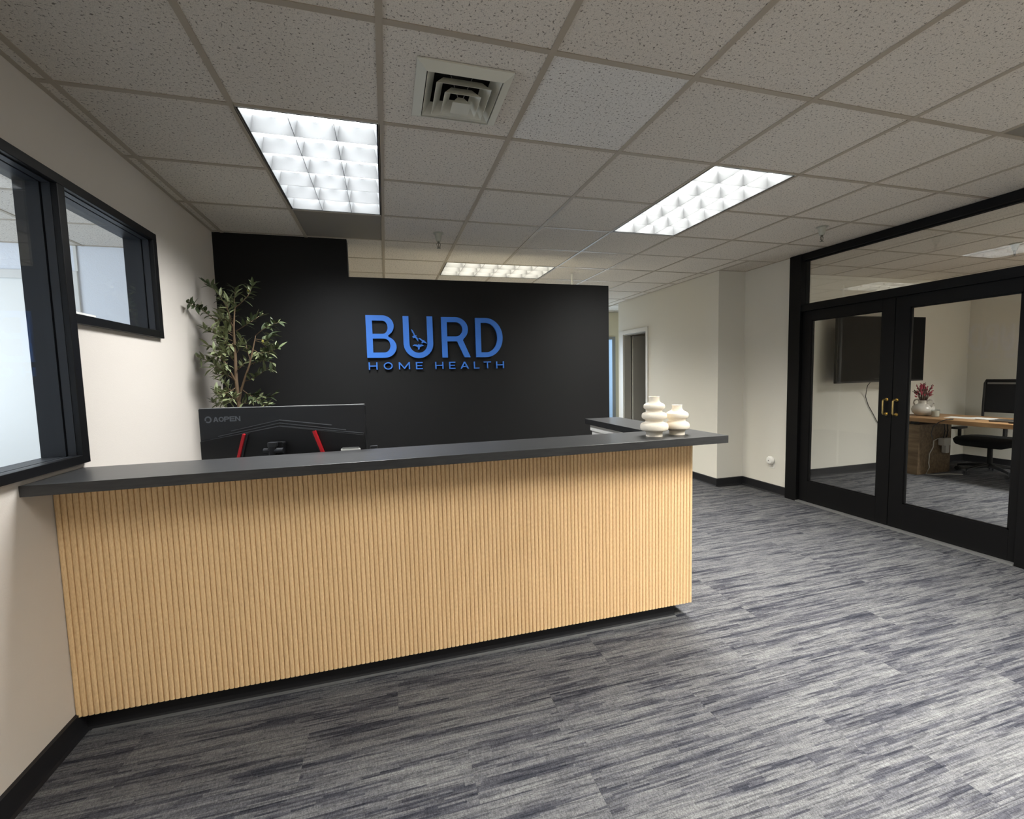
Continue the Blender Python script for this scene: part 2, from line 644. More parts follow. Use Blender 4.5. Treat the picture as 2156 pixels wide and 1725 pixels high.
LAMPCELL = {}
for n_, cs_ in enumerate((((0, 1), (0, 2)), ((4, 1), (4, 2)), ((2, 5), (3, 5)), ((0, -3), (0, -2)), ((4, -3), (4, -2)), ((4, 7), (4, 8)), ((11, -1), (11, 0)))):
    for c_ in cs_:
        LAMPCELL[c_] = n_
skip = set(LAMPCELL) | {(1, 0)}
tiles(XL, XR, -2 * G, 2.44, skip, {(0, 3): M_DARKTILE, (6, -1): M_DARKTILE, (2, 0): M_TILEN})
tiles(XL, 4.42, 2.44, 6.30, skip)
tiles(4.42, 4.80, 2.44, 2.88)
tiles(4.44, 6.50, 5.25, 6.30)
tiles(4.86, 8.75, -0.61, 2.86, skip)
tiles(-4.20, -0.80, 0.61, 3.07)
# the tile that carries the air diffuser is cut open
mb = MB()
mb.box(G + 0.005, 0.775, 0.005, G - 0.005, H + 0.004, H + 0.02).box(1.085, 2 * G - 0.005, 0.005, G - 0.005, H + 0.004, H + 0.02)
mb.box(0.775, 1.085, 0.005, 0.165, H + 0.004, H + 0.02).box(0.775, 1.085, 0.475, G - 0.005, H + 0.004, H + 0.02)
obj('ceiling_tile', mb, M_TILE, ceiling)
# plain boards where the ceiling runs on out of view
mb = MB()
mb.box(XL, 4 * G, -4.5, -3 * G, H + 0.004, H + 0.02).box(XL, 0, -3 * G, -2 * G, H + 0.004, H + 0.02).box(G, 4 * G, -3 * G, -2 * G, H + 0.004, H + 0.02).box(5 * G, 4.76, -4.5, -2 * G, H + 0.004, H + 0.02).box(4 * G, 5 * G, -4.5, -7 * G, H + 0.004, H + 0.02).box(4 * G, 5 * G, -5 * G, -3 * G, H + 0.004, H + 0.02)
obj('ceiling_board', mb, M_TILE, ceiling)
obj('ceiling_board', box(-4.20, -0.80, -1.9, 0.61, H + 0.004, H + 0.02), M_TILE, ceiling)
obj('ceiling_board', box(4.90, 8.75, -1.2, -0.61, H + 0.004, H + 0.02), M_TILE, ceiling)
obj('ceiling_board', box(4.54, 6.50, 2.98, 5.13, H - 0.10, H - 0.08), M_TILE, ceiling)

# ------------------------------------------------------------------ baseboards
BT = 0.012
def baseboard(name, mb, label):
    return struct(name, mb, M_BASE, label, 'baseboard')


def bb_y(x, side, y0, y1, h=0.10):       # runs along y, face towards side
    x1 = x + side * BT
    return MB().prism([(x, 0), (x1 + side * 0.008, 0), (x1 + side * 0.002, 0.012), (x1, 0.03), (x1, h - 0.004), (x, h)], 'y', y0, y1)


def bb_x(y, side, x0, x1, h=0.10):
    y1 = y + side * BT
    return MB().prism([(y, 0), (y1 + side * 0.008, 0), (y1 + side * 0.002, 0.012), (y1, 0.03), (y1, h - 0.004), (y, h)], 'x', x0, x1)


baseboard('baseboard_left', bb_y(XL, 1, -4.5, 0.56), 'black rubber baseboard on the left wall in front of the desk')
baseboard('baseboard_right', bb_y(XR, -1, 2.225, 2.88), 'black baseboard under the small white plug-in')
baseboard('baseboard_jog', bb_x(2.88, -1, 4.42, XR), 'short black baseboard on the wall jog')
baseboard('baseboard_passage', bb_y(4.42, -1, 2.87, 4.36), 'black baseboard leading to the passage doorway')
baseboard('baseboard_conference_back', bb_x(2.86, -1, 4.90, 8.75), 'black baseboard below the wall television')
baseboard('baseboard_conference_side', bb_y(8.75, -1, -1.2, 2.85), 'black baseboard behind the office chair')

# ------------------------------------------------------------------ black timber-and-glass front of the conference room
GX0, GX1 = 4.765, 4.875
fr = tag(thing('trim_1', 'black frame around the conference room glass doors and transom', 'frame', (4.82, 1.2, 0)), 'black frame around the conference room glass doors and transom', 'frame', kind='structure')
obj('frame_post', box(GX0 - 0.012, GX1, 2.085, 2.222, 0, H), M_DOORB, fr, bevel=0.002)
obj('frame_post', box(GX0 - 0.012, GX1, 0.235, 0.355, 0, H), M_DOORB, fr, bevel=0.002)
obj('frame_head', box(GX0, GX1, 0.355, 2.085, 2.528, H), M_DOORB, fr)
obj('frame_transom_bar', box(GX0, GX1, 0.355, 2.085, 2.005, 2.072), M_DOORB, fr, bevel=0.002)
obj('door_stop', box(4.80, 4.84, 0.355, 2.085, 1.985, 2.005), M_DOORB, fr)
obj('threshold', box(GX0 - 0.02, GX1, 0.355, 2.085, 0.0, 0.012), M_ALU, fr)
wn = thing('window_1', 'wide transom pane above the glass double doors', 'window', (4.82, 1.2, 2.07), kind='structure')
obj('pane', box(4.818, 4.824, 0.355, 2.085, 2.072, 2.528), M_GLASST, wn)
for s in (-1, 1):
    obj('glazing_bead', MB().box(4.821 + s * 0.012 - 0.006, 4.821 + s * 0.012 + 0.006, 0.355, 2.085, 2.516, 2.528).box(4.821 + s * 0.012 - 0.006, 4.821 + s * 0.012 + 0.006, 0.355, 2.085, 2.072, 2.084), M_DOORB, wn)


def glass_door(name, label, y0, y1, g0, g1, hy):
    d = thing(name, label, 'door', (4.81, (y0 + y1) / 2, 0.014), kind='structure')
    a, b = 4.79, 4.835
    obj('stile', box(a, b, y0, g0, 0.014, 2.0), M_DOORB, d, bevel=0.002)
    obj('stile', box(a, b, g1, y1, 0.014, 2.0), M_DOORB, d, bevel=0.002)
    obj('top_rail', box(a, b, g0, g1, 1.906, 2.0), M_DOORB, d)
    obj('bottom_rail', box(a, b, g0, g1, 0.014, 0.236), M_DOORB, d)
    obj('pane', box(4.810, 4.816, g0, g1, 0.236, 1.906), M_GLASS, d)
    bead = MB()
    for u0, u1, w0, w1 in ((g0, g0 + 0.012, 0.236, 1.906), (g1 - 0.012, g1, 0.236, 1.906), (g0, g1, 0.236, 0.248), (g0, g1, 1.894, 1.906)):
        bead.box(4.796, 4.810, u0, u1, w0, w1)
    obj('glazing_bead', bead, M_DOORB, d)
    h = MB().tube([(4.79, hy, 1.128), (4.752, hy, 1.128), (4.744, hy, 1.12), (4.744, hy, 1.01), (4.752, hy, 1.002), (4.79, hy, 1.002)], 0.0075, 10)
    hd = obj('handle', h, M_BRASS, d, smooth=60)
    hd['label'] = 'brass pull handle'
    ro = MB()
    for z in (1.128, 1.002):
        ro.tube([(4.790, hy, z), (4.785, hy, z)], 0.014, 14)
    obj('handle_rose', ro, M_BRASS, hd, smooth=40)
    return d


glass_door('door_1', 'black glazed door leaf nearer the white wall', 1.205, 2.083, 1.305, 1.985, 1.243)
glass_door('door_2', 'black glazed door leaf in front of the conference table', 0.357, 1.200, 0.41, 1.09, 1.163)

# ------------------------------------------------------------------ interior window on the left wall
w2 = thing('window_2', 'black framed stepped interior window in the left wall', 'window', (XL, 0.6, 1.1), kind='structure')
FX0, FX1 = -0.80, XL
def bar(name, y0, y1, z0, z1, mat=M_FRAME, x0=XL - 0.004, x1=XL + 0.022, bevel=0.002):
    return obj(name, box(x0, x1, y0, y1, z0, z1), mat, w2, bevel=bevel)


# face trims
bar('head_trim', -1.0, 1.480, 2.236, 2.277)
bar('jamb_trim', 0.666, 0.711, 1.092, 2.236)
bar('jamb_trim', 1.436, 1.480, 1.682, 2.236)
bar('sill_trim', -1.0, 0.666, 1.092, 1.128)
bar('sill_trim', 0.711, 1.436, 1.682, 1.722)
# deep black linings, greyed to paint in the office light: front and back stop with a glazing groove between them
for y0, y1, yg0, yg1, z0, z1 in ((0.664, 0.69, 0.674, 0.69, 1.12, 2.25), (1.432, 1.462, 1.442, 1.462, 1.71, 2.25), (0.69, 0.713, 0.69, 0.703, 1.71, 2.25)):
    obj('jamb_lining', MB().box(-0.80, -0.716, y0, y1, z0, z1).box(-0.708, XL, y0, y1, z0, z1).box(-0.716, -0.708, yg0, yg1, z0, z1), M_JAMB, w2)
for nm, y0, y1, z0, z1, zg0, zg1 in (('head_lining', -1.0, 0.67, 2.232, 2.252, 2.242, 2.252), ('head_lining', 0.705, 1.44, 2.232, 2.252, 2.242, 2.252), ('sill_lining', -1.0, 0.67, 1.105, 1.126, 1.105, 1.116), ('sill_lining', 0.705, 1.44, 1.700, 1.720, 1.70, 1.71)):
    obj(nm, MB().box(-0.80, -0.716, y0, y1, z0, z1).box(-0.708, XL, y0, y1, z0, z1).box(-0.716, -0.708, y0, y1, zg0, zg1), M_JAMB, w2)
obj('pane', box(-0.714, -0.710, -1.0, 0.672, 1.118, 2.24), M_GLASSI, w2)
obj('pane', box(-0.714, -0.710, 0.705, 1.440, 1.712, 2.24), M_GLASSI, w2)

# doorway in the pale office, seen through the interior window
d = thing('door_3', 'white framed door in the pale office beyond the interior window', 'door', (-2.3, 3.07, 0), kind='structure')
obj('door_leaf', box(-2.66, -1.965, 3.09, 3.13, 0.01, 2.34), M_WHITE, d)
tr = MB().box(-1.965, -1.88, 3.055, 3.075, 0, 2.38).box(-2.75, -2.665, 3.055, 3.075, 0, 2.38).box(-2.665, -1.965, 3.055, 3.075, 2.31, 2.38)
obj('door_casing', tr, M_TRIMW, d, bevel=0.003)
obj('wall_batten', box(-1.895, -1.875, 3.060, 3.069, 2.38, H), M_TRIMW, d)

# outside windows
w3 = thing('window_3', 'tall outside window at the far end of the passage', 'window', (4.2, 6.3, 0.45), kind='structure')
obj('frame', MB().box(4.85, 4.92, 6.27, 6.40, 0.0, 2.12).box(3.55, 3.61, 6.27, 6.40, 0.45, 2.12).box(3.61, 4.85, 6.27, 6.40, 2.07, 2.12).box(3.61, 4.85, 6.27, 6.40, 0.45, 0.5), M_STEEL, w3)
obj('pane', box(3.61, 4.85, 6.36, 6.366, 0.5, 2.07), M_GLASS, w3)
w4 = thing('window_4', 'outside window of the neighbouring office, out of view', 'window', (-4.26, 0.9, 0.85), kind='structure')
obj('frame', MB().box(-4.30, -4.22, -0.45, -0.39, 0.85, 2.45).box(-4.30, -4.22, 2.19, 2.25, 0.85, 2.45).box(-4.30, -4.22, -0.39, 2.19, 0.85, 0.91).box(-4.30, -4.22, -0.39, 2.19, 2.39, 2.45), M_TRIMW, w4)
obj('pane', box(-4.27, -4.264, -0.39, 2.19, 0.91, 2.39), M_GLASS, w4)

# passage doorway: casing, jamb and the grey door standing open inside
d = thing('door_4', 'white cased doorway in the passage wall with grey door inside', 'door', (4.42, 4.74, 0), kind='structure')
cs = MB().box(4.402, 4.422, 5.075, 5.165, 0, 2.105).box(4.402, 4.422, 4.355, 4.405, 0, 2.105).box(4.402, 4.422, 4.405, 5.075, 2.045, 2.105)
obj('door_casing', cs, M_TRIMW, d, bevel=0.003)
jb = MB().box(4.42, 4.545, 5.06, 5.082, 0, 2.05).box(4.42, 4.545, 4.398, 4.42, 0, 2.05).box(4.42, 4.545, 4.42, 5.06, 2.03, 2.052)
obj('door_jamb', jb, M_GREYDOOR, d)
obj('door_leaf', box(4.56, 5.24, 5.02, 5.06, 0.01, 2.02), M_GREYDOOR, d, bevel=0.002)

# ------------------------------------------------------------------ recessed ceiling lamps
M_TUBE_C = emit('cool_tube_glow', (0.93, 0.98, 1.0, 1), 9.0)
M_TUBE_W = emit('warm_tube_glow', (1.0, 0.93, 0.78, 1), 9.0)


def troffer(name, label, cx, cy, rot, power, color, warm=False):
    """two by four foot lamp with a three by six parabolic louver; local length along y"""
    t = thing(name, label, 'ceiling lamp', (cx, cy, H), rot, group='recessed louver lamps')
    W2, L2 = 0.295, 0.60
    D = 0.125
    hs = MB()
    hs.box(-W2, W2, -L2, L2, D, D + 0.004)
    hs.box(-W2 - 0.004, -W2, -L2, L2, 0.0, D + 0.004).box(W2, W2 + 0.004, -L2, L2, 0.0, D + 0.004)
    hs.box(-W2, W2, -L2 - 0.004, -L2, 0.0, D + 0.004).box(-W2, W2, L2, L2 + 0.004, 0.0, D + 0.004)
    obj('housing', hs, M_LAMPIN, t)
    fr_ = MB()
    e = 0.008
    fr_.box(-W2, -W2 + e, -L2, L2, 0.001, 0.05).box(W2 - e, W2, -L2, L2, 0.001, 0.05)
    fr_.box(-W2 + e, W2 - e, -L2, -L2 + e, 0.001, 0.05).box(-W2 + e, W2 - e, L2 - e, L2, 0.001, 0.05)
    obj('edge_frame', fr_, M_GAP, t)
    a, b = W2 - e, L2 - e
    dep = 0.072

    def blade_pts(c):
        return [(c - 0.0012, 0.002), (c + 0.0012, 0.002), (c + 0.004, 0.02), (c + 0.009, 0.045), (c + 0.017, dep), (c + 0.015, dep), (c, 0.01 + dep * 0.5), (c - 0.015, dep), (c - 0.017, dep), (c - 0.009, 0.045), (c - 0.004, 0.02)]
    for k in range(1, 6):
        y = -b + 2 * b * k / 6
        obj('louver_blade', MB().prism(blade_pts(y), 'x', -a, a), M_LOUV, t, smooth=50)
    for k in range(1, 3):
        x = -a + 2 * a * k / 3
        obj('louver_blade', MB().prism(blade_pts(x), 'y', -b, b), M_LOUV, t, smooth=50)
    # sloped reflectors along the rim
    rim = MB()
    for s in (-1, 1):
        rim.prism([(s * a, 0.003), (s * (a - 0.002), 0.003), (s * (a - 0.016), dep), (s * a, dep)], 'y', -b, b)
        rim.prism([(s * b, 0.003), (s * (b - 0.002), 0.003), (s * (b - 0.016), dep), (s * b, dep)], 'x', -a, a)
    obj('rim_reflector', rim, M_LOUV, t)
    for k in range(3):
        x = -a + 2 * a * (k + 0.5) / 3
        obj('lamp_tube', MB().tube([(x, -b + 0.02, 0.095), (x, b - 0.02, 0.095)], 0.013, 10), M_TUBE_W if warm else M_TUBE_C, t, smooth=60)
    area_light(name + '_light', (0, 0, D - 0.006), (0, 0, 0), 2 * a - 0.02, 2 * b - 0.02, power, color, 2.5, t)
    return t


COOL, NEUT, WARM = (0.97, 0.985, 1.0), (1.0, 0.985, 0.945), (1.0, 0.93, 0.78)
troffer('ceiling_lamp', 'bright lit ceiling lamp nearest the interior window, above the desk', 0.5 * G, 2 * G, 0.0, P_LAMP, COOL)
troffer('ceiling_lamp', 'lit ceiling lamp between the air diffuser and the glass doors', 4.5 * G, 2 * G, 0.0, P_LAMP * 1.35, NEUT)
troffer('ceiling_lamp', 'warm lit ceiling lamp behind the top of the black wall', 3 * G, 5.5 * G, PI / 2, P_LAMP * 1.2, WARM, True)
troffer('ceiling_lamp', 'lit passage ceiling lamp hidden behind the black wall', 4.5 * G, 8 * G, 0.0, P_LAMP * 0.75, NEUT)
troffer('ceiling_lamp', 'lit lobby ceiling lamp just behind the camera', 4.5 * G, -2 * G, 0.0, P_LAMP * 2.2, NEUT)
troffer('ceiling_lamp', 'dim unseen fill lamp added directly over the camera', 0.5 * G, -2 * G, 0.0, P_LAMP * 0.32, NEUT)  # added fill that lightens the left wall and desk front
troffer('ceiling_lamp', 'lit lobby ceiling lamp well behind the camera', 4.5 * G, -6 * G, 0.0, P_LAMP, NEUT)
troffer('ceiling_lamp', 'lit conference room ceiling lamp out of view', 11.5 * G, 0.0, 0.0, P_LAMP * 2.2, (1.0, 0.98, 0.94))

# ------------------------------------------------------------------ square air diffuser
dx, dy = 0.93, 0.32
t = thing('air_diffuser', 'square white stepped air diffuser in the ceiling', 'air vent', (dx, dy, H))


def frustum(a0, z0, a1, z1, th=0.002):
    """square cone from half size a0 at z0 to a1 at z1, given a thin wall"""
    v, f = [], []
    for a_, z_ in ((a0, z0), (a1, z1), (a1 - th, z1), (a0 - th, z0)):
        v += [(dx - a_, dy - a_, z_), (dx + a_, dy - a_, z_), (dx + a_, dy + a_, z_), (dx - a_, dy + a_, z_)]
    for q in range(4):
        for k in range(4):
            k2 = (k + 1) % 4
            f.append((q * 4 + k, q * 4 + k2, ((q + 1) % 4) * 4 + k2, ((q + 1) % 4) * 4 + k))
    return MB().add(v, f)


M_VENT = Mat('diffuser_enamel', lin(214, 212, 198), 0.45)
fl = MB()
v = []
for a_, z_ in ((0.187, H + 0.002), (0.187, H - 0.004), (0.150, H - 0.022), (0.148, H + 0.002)):
    v += [(dx - a_, dy - a_, z_), (dx + a_, dy - a_, z_), (dx + a_, dy + a_, z_), (dx - a_, dy + a_, z_)]
fl.add(v, [(q * 4 + k, q * 4 + (k + 1) % 4, (q + 1) * 4 + (k + 1) % 4, (q + 1) * 4 + k) for q in range(3) for k in range(4)])
obj('flange', fl, M_VENT, t)
for b_, zb in ((0.146, 0.019), (0.110, 0.031), (0.074, 0.043)):
    obj('cone_ring', frustum(b_ - 0.032, H - zb + 0.042, b_, H - zb), M_VENT, t)
q_, r_ = 0.038, 0.012
obj('center_cone', MB().add([(dx - q_, dy - q_, H - 0.055), (dx + q_, dy - q_, H - 0.055), (dx + q_, dy + q_, H - 0.055), (dx - q_, dy + q_, H - 0.055),
                             (dx - r_, dy - r_, H - 0.018), (dx + r_, dy - r_, H - 0.018), (dx + r_, dy + r_, H - 0.018), (dx - r_, dy + r_, H - 0.018)],
                            [(3, 2, 1, 0), (4, 5, 6, 7), (0, 1, 5, 4), (1, 2, 6, 5), (2, 3, 7, 6), (3, 0, 4, 7)]), M_VENT, t)
for sx in (-1, 1):
    obj('hanger_wire', MB().tube([(dx + sx * 0.010, dy - 0.010, H - 0.02), (dx + sx * 0.05, dy - 0.06, H + 0.05)], 0.0012, 5), M_STEEL, t)
bx = MB().box(dx - 0.155, dx + 0.155, dy - 0.155, dy + 0.155, H + 0.12, H + 0.125)
for s in (-1, 1):
    bx.box(dx + s * 0.152 - 0.002, dx + s * 0.152 + 0.002, dy - 0.152, dy + 0.152, H + 0.004, H + 0.12)
    bx.box(dx - 0.152, dx + 0.152, dy + s * 0.152 - 0.002, dy + s * 0.152 + 0.002, H + 0.004, H + 0.12)
obj('duct_box', bx, Mat('duct_dark', lin(40, 38, 35), 0.8), t)

# ------------------------------------------------------------------ sprinkler heads
M_SPR = Mat('sprinkler_metal', lin(120, 118, 106), 0.4, 0.6)
M_SPRC = Mat('sprinkler_cup', lin(176, 176, 164), 0.45, 0.1)


def sprinkler(label, x, y):
    t = thing('fire_sprinkler', label, 'sprinkler', (x, y, H), group='ceiling sprinkler heads')
    obj('escutcheon', MB().lathe([(0.045, 0.003), (0.045, 0.0), (0.030, -0.004), (0.026, -0.03), (0.019, -0.062), (0.010, -0.066)], 24, (x, y, H)), M_SPRC, t, smooth=40)
    fr2 = MB().tube([(x, y, H - 0.064), (x, y, H - 0.076)], 0.009, 10)
    for s in (-1, 1):
        fr2.tube([(x + s * 0.006, y, H - 0.072), (x + s * 0.015, y, H - 0.085), (x + s * 0.013, y, H - 0.10), (x, y, H - 0.112)], 0.0028, 6)
    fa = obj('frame_arms', fr2, M_SPR, t, smooth=50)
    obj('glass_bulb', MB().tube([(x, y, H - 0.076), (x, y, H - 0.110)], 0.0024, 8), M_SPR, fa)
    obj('deflector', MB().lathe([(0.004, 0.002), (0.017, 0.0), (0.017, -0.0015), (0.004, -0.0015)], 16, (x, y, H - 0.115)), M_SPR, fa)


sprinkler('sprinkler head hanging just in front of the black wall', 1.045, 2.15)
sprinkler('sprinkler head beside the glass front of the conference room', 4.145, 1.36)
sprinkler('sprinkler head inside the conference room, seen through the transom', 6.60, 1.36)

# slim conduit in the back office
t = tag(obj('conduit_pole', MB().tube([(2.73, 3.31, 0.0), (2.73, 3.31, H)], 0.012, 12), M_WHITE, smooth=50), 'slim white pole rising behind the top edge of the black wall', 'pole')

# ------------------------------------------------------------------ reception desk
desk = thing('reception_desk', 'reception desk front of honey coloured fluted wood', 'desk', (0.8, 0.6, 0))
PX0, PX1 = XL + 0.001, 2.225
obj('front_panel', box(PX0, PX1, 0.508, 0.535, 0.088, 1.03), M_GROOVE, desk)
n = 144
pitch = (PX1 - PX0) / n
w = pitch * 0.93
pr = [(-w / 2, 0.0)] + [(w / 2 * math.sin(math.radians(a_)), -0.0015 - 0.0065 * math.cos(math.radians(a_)) ** 0.7) for a_ in (-89, -66, -42, -15, 15, 42, 66, 89)] + [(w / 2, 0.0)]
slat_me = mesh_of(MB().prism(pr, 'z', 0.0, 0.944), 'slat')
for k in range(n):
    obj('slat', slat_me, M_FLUTE, desk, loc=(PX0 + (k + 0.5) * pitch, 0.508, 0.087))
obj('end_panel', box(2.20, PX1, 0.535, 0.69, 0.088, 1.03), M_FLUTE, desk)
obj('toe_kick', box(PX0, 2.139, 0.556, 0.58, 0.0, 0.09), M_BASE, desk)
obj('toe_kick', box(2.115, 2.139, 0.58, 1.45, 0.0, 0.09), M_BASE, desk)
kb = bb_x(0.556, -1, PX0, 2.139, 0.085)
obj('kick_base', kb, M_BASE, desk)
obj('floor_edge_strip', box(PX0 + 0.03, 2.139, 0.524, 0.538, 0.0, 0.004), M_ALU, desk)
obj('wing_panel', box(2.085, 2.105, 0.70, 1.49, 0.09, 1.03), M_WHITE, desk)
obj('wing_panel', box(2.20, PX1, 0.69, 1.49, 0.088, 1.03), M_FLUTE, desk)
obj('wing_panel', box(2.105, 2.20, 1.47, 1.49, 0.09, 1.03), M_WHITE, desk)
obj('wing_rail', box(2.070, 2.085, 0.70, 1.49, 0.985, 1.03), M_WHITE, desk)
obj('inner_panel', box(PX0, 2.085, 0.66, 0.68, 0.0, 1.03), M_WHITE, desk)
obj('work_surface', box(PX0, 2.085, 0.68, 1.36, 0.72, 0.75), M_COUNTER, desk)
obj('work_surface_leg', box(0.6, 0.64, 0.70, 1.34, 0.0, 0.72), M_DARKP, desk)

ct = MB().prism([(PX0, 0.345), (2.325, 0.345), (2.325, 1.53), (2.045, 1.53), (2.045, 0.69), (PX0, 0.69)], 'z', 1.031, 1.071)
tag(obj('reception_countertop', ct, M_COUNTER, bevel=0.001), 'charcoal laminate countertop along the desk with a return wing', 'countertop')

# ------------------------------------------------------------------ ribbed vases on the counter
def vase(label, x, y, prof):
    pts = []
    # smooth the profile
    P = prof
    for i in range(len(P) - 1):
        p0, p1, p2, p3 = P[max(i - 1, 0)], P[i], P[i + 1], P[min(i + 2, len(P) - 1)]
        for k in range(6):
            u = k / 6
            q = []
            for c in (0, 1):
                q.append(0.5 * ((2 * p1[c]) + (-p0[c] + p2[c]) * u + (2 * p0[c] - 5 * p1[c] + 4 * p2[c] - p3[c]) * u * u + (-p0[c] + 3 * p1[c] - 3 * p2[c] + p3[c]) * u ** 3))
            pts.append(tuple(q))
    pts.append(P[-1])
    top = P[-1]
    pts += [(top[0] - 0.006, top[1]), (top[0] - 0.007, top[1] - 0.05)]
    o = obj('vase', MB().lathe(pts, 48, (0, 0, 0)), M_CERAM, smooth=60, loc=(x, y, 1.0715))
    tag(o, label, 'vase', 'ribbed cream vases on the counter')
    return o


_b = M_CERAM.noise(M_CERAM.pos()[3], 260, 2)
M_CERAM.bump(_b, 0.25, 0.003)
K = 1.0
vase('tall cream vase with three bulging rings on the counter', 1.968, 0.490,
     [(0.0435, 0.0), (0.0435, 0.018), (0.048, 0.026), (0.069, 0.034), (0.0735, 0.052), (0.068, 0.068), (0.051, 0.076), (0.046, 0.082), (0.049, 0.090), (0.062, 0.097), (0.0655, 0.111), (0.060, 0.124), (0.044, 0.131), (0.041, 0.137), (0.045, 0.145), (0.0535, 0.151), (0.056, 0.162), (0.051, 0.173), (0.036, 0.181), (0.0285, 0.190), (0.027, 0.208), (0.0285, 0.214)])
vase('short cream vase with two bulging rings on the counter', 2.115, 0.495,
     [(0.041, 0.0), (0.041, 0.016), (0.046, 0.026), (0.062, 0.034), (0.0655, 0.050), (0.060, 0.065), (0.047, 0.073), (0.044, 0.080), (0.048, 0.088), (0.057, 0.095), (0.0600, 0.107), (0.055, 0.120), (0.038, 0.130), (0.028, 0.140), (0.026, 0.155), (0.0275, 0.163)])

# ------------------------------------------------------------------ lettering helpers
def arc(cx, cy, rx, ry, a0, a1, k=14):
    return [(cx + rx * math.cos(math.radians(a0 + (a1 - a0) * i / k)), cy + ry * math.sin(math.radians(a0 + (a1 - a0) * i / k))) for i in range(k + 1)]


def glyph(ch, w, h, s, sv=None):
    """closed loops of a sans capital in a w x h box, stem s, horizontal stroke sv"""
    v = sv or s * 0.9
    if ch == 'H':
        y0 = h / 2 - v / 2
        return [[(0, 0), (s, 0), (s, y0), (w - s, y0), (w - s, 0), (w, 0), (w, h), (w - s, h), (w - s, y0 + v), (s, y0 + v), (s, h), (0, h)]]
    if ch == 'E':
        y0 = h / 2 - v / 2
        return [[(0, 0), (w, 0), (w, v), (s, v), (s, y0), (w * .92, y0), (w * .92, y0 + v), (s, y0 + v), (s, h - v), (w, h - v), (w, h), (0, h)]]
    if ch == 'L':
        return [[(0, 0), (w, 0), (w, v), (s, v), (s, h), (0, h)]]
    if ch == 'T':
        return [[(w / 2 - s / 2, 0), (w / 2 + s / 2, 0), (w / 2 + s / 2, h - v), (w, h - v), (w, h), (0, h), (0, h - v), (w / 2 - s / 2, h - v)]]
    if ch == 'M':
        return [[(0, 0), (s, 0), (s, h * .72), (w / 2, h * .02), (w - s, h * .72), (w - s, 0), (w, 0), (w, h), (w - s * .9, h), (w / 2, h * .27), (s * .9, h), (0, h)]]
    if ch == 'N':
        return [[(0, 0), (s, 0), (s, h * .7), (w - s, 0), (w, 0), (w, h), (w - s, h), (w - s, h * .3), (s, h), (0, h)]]
    if ch == 'A':
        return [[(0, 0), (s * 1.1, 0), (w * .24 + s * .55, h * .24), (w - w * .24 - s * .55, h * .24), (w - s * 1.1, 0), (w, 0), (w / 2 + s * .6, h), (w / 2 - s * .6, h)],
                [(w * .27 + s * .55, h * .24 + v), (w / 2, h * .82), (w - w * .27 - s * .55, h * .24 + v)]]
    if ch == 'O':
        return [arc(w / 2, h / 2, w / 2, h / 2, 0, 360, 40)[:-1], arc(w / 2, h / 2, w / 2 - s, h / 2 - v, 0, 360, 40)[:-1]]
    if ch == 'U':
        r = w / 2
        ri = r - s
        return [[(0, h)] + arc(r, r, r, r, 180, 360, 28) + [(w, h), (w - s, h)] + arc(r, r, ri, r - v, 360, 180, 28) + [(s, h)]]
    if ch == 'D':
        rx = w * .62
        return [[(0, 0)] + arc(w - rx, h / 2, rx, h / 2, -90, 90, 30) + [(0, h)],
                [(s, v)] + arc(w - rx, h / 2, rx - s, h / 2 - v, -90, 90, 30) + [(s, h - v)]]
    if ch in 'PR':
        m_ = h * (.40 if ch == 'R' else .40)
        ry = (h - m_) / 2
        rx = w * .44 if ch == 'R' else w * .5
        wb = w * .93 if ch == 'R' else w
        bowl = arc(wb - rx, m_ + ry, rx, ry, -90, 90, 22)
        hole = [(s, m_ + v)] + arc(wb - rx, m_ + ry, rx - s, ry - v, -90, 90, 22) + [(s, h - v)]
        if ch == 'P':
            return [[(0, 0), (s, 0), (s, m_)] + bowl + [(0, h)], hole]
        return [[(0, 0), (s, 0), (s, m_), (w * .53, m_), (w - s * 1.12, 0), (w, 0), (w * .74, m_ + v * .25)] + bowl[5:] + [(0, h)], hole]
    if ch == 'B':
        m_ = h * .51
        ryl, ryu = m_ / 2, (h - m_) / 2
        rxl, rxu = w * .42, w * .38
        wu = w * .93
        low = arc(w - rxl, ryl, rxl, ryl, -90, 68, 20)
        upb = arc(wu - rxu, m_ + ryu, rxu, ryu, -62, 90, 20)
        return [[(0, 0)] + low + upb + [(0, h)],
                [(s, v)] + arc(w - rxl, (v + m_ - v * .45) / 2, rxl - s, (m_ - v * 1.45) / 2, -90, 90, 18) + [(s, m_ - v * .45)],
                [(s, m_ + v * .45)] + arc(wu - rxu, (m_ + v * .45 + h - v) / 2, rxu - s, (h - m_ - v * 1.45) / 2, -90, 90, 18) + [(s, h - v)]]


def flat_shape(name, loops, depth, mat, parent, loc, rot, origin=None):
    """loops in the local x-z plane -> extruded solid, front towards local -y"""
    cu = bpy.data.curves.new(name, 'CURVE')
    cu.dimensions = '2D'
    cu.fill_mode = 'BOTH'
    cu.extrude = depth / 2
    for lp in loops:
        sp = cu.splines.new('POLY')
        sp.points.add(len(lp) - 1)
        for p, q in zip(sp.points, lp):
            p.co = (q[0], q[1], 0, 1)
        sp.use_cyclic_u = True
    tmp = bpy.data.objects.new(name, cu)
    COL.objects.link(tmp)
    dg = bpy.context.evaluated_depsgraph_get()
    me = bpy.data.meshes.new_from_object(tmp.evaluated_get(dg))
    bpy.data.objects.remove(tmp)
    bpy.data.curves.remove(cu)
    R = Matrix.Rotation(PI / 2, 4, 'X')
    me.transform(R)
    me.materials.clear()
    return obj(name, me, mat, parent, loc=loc, rot=rot)


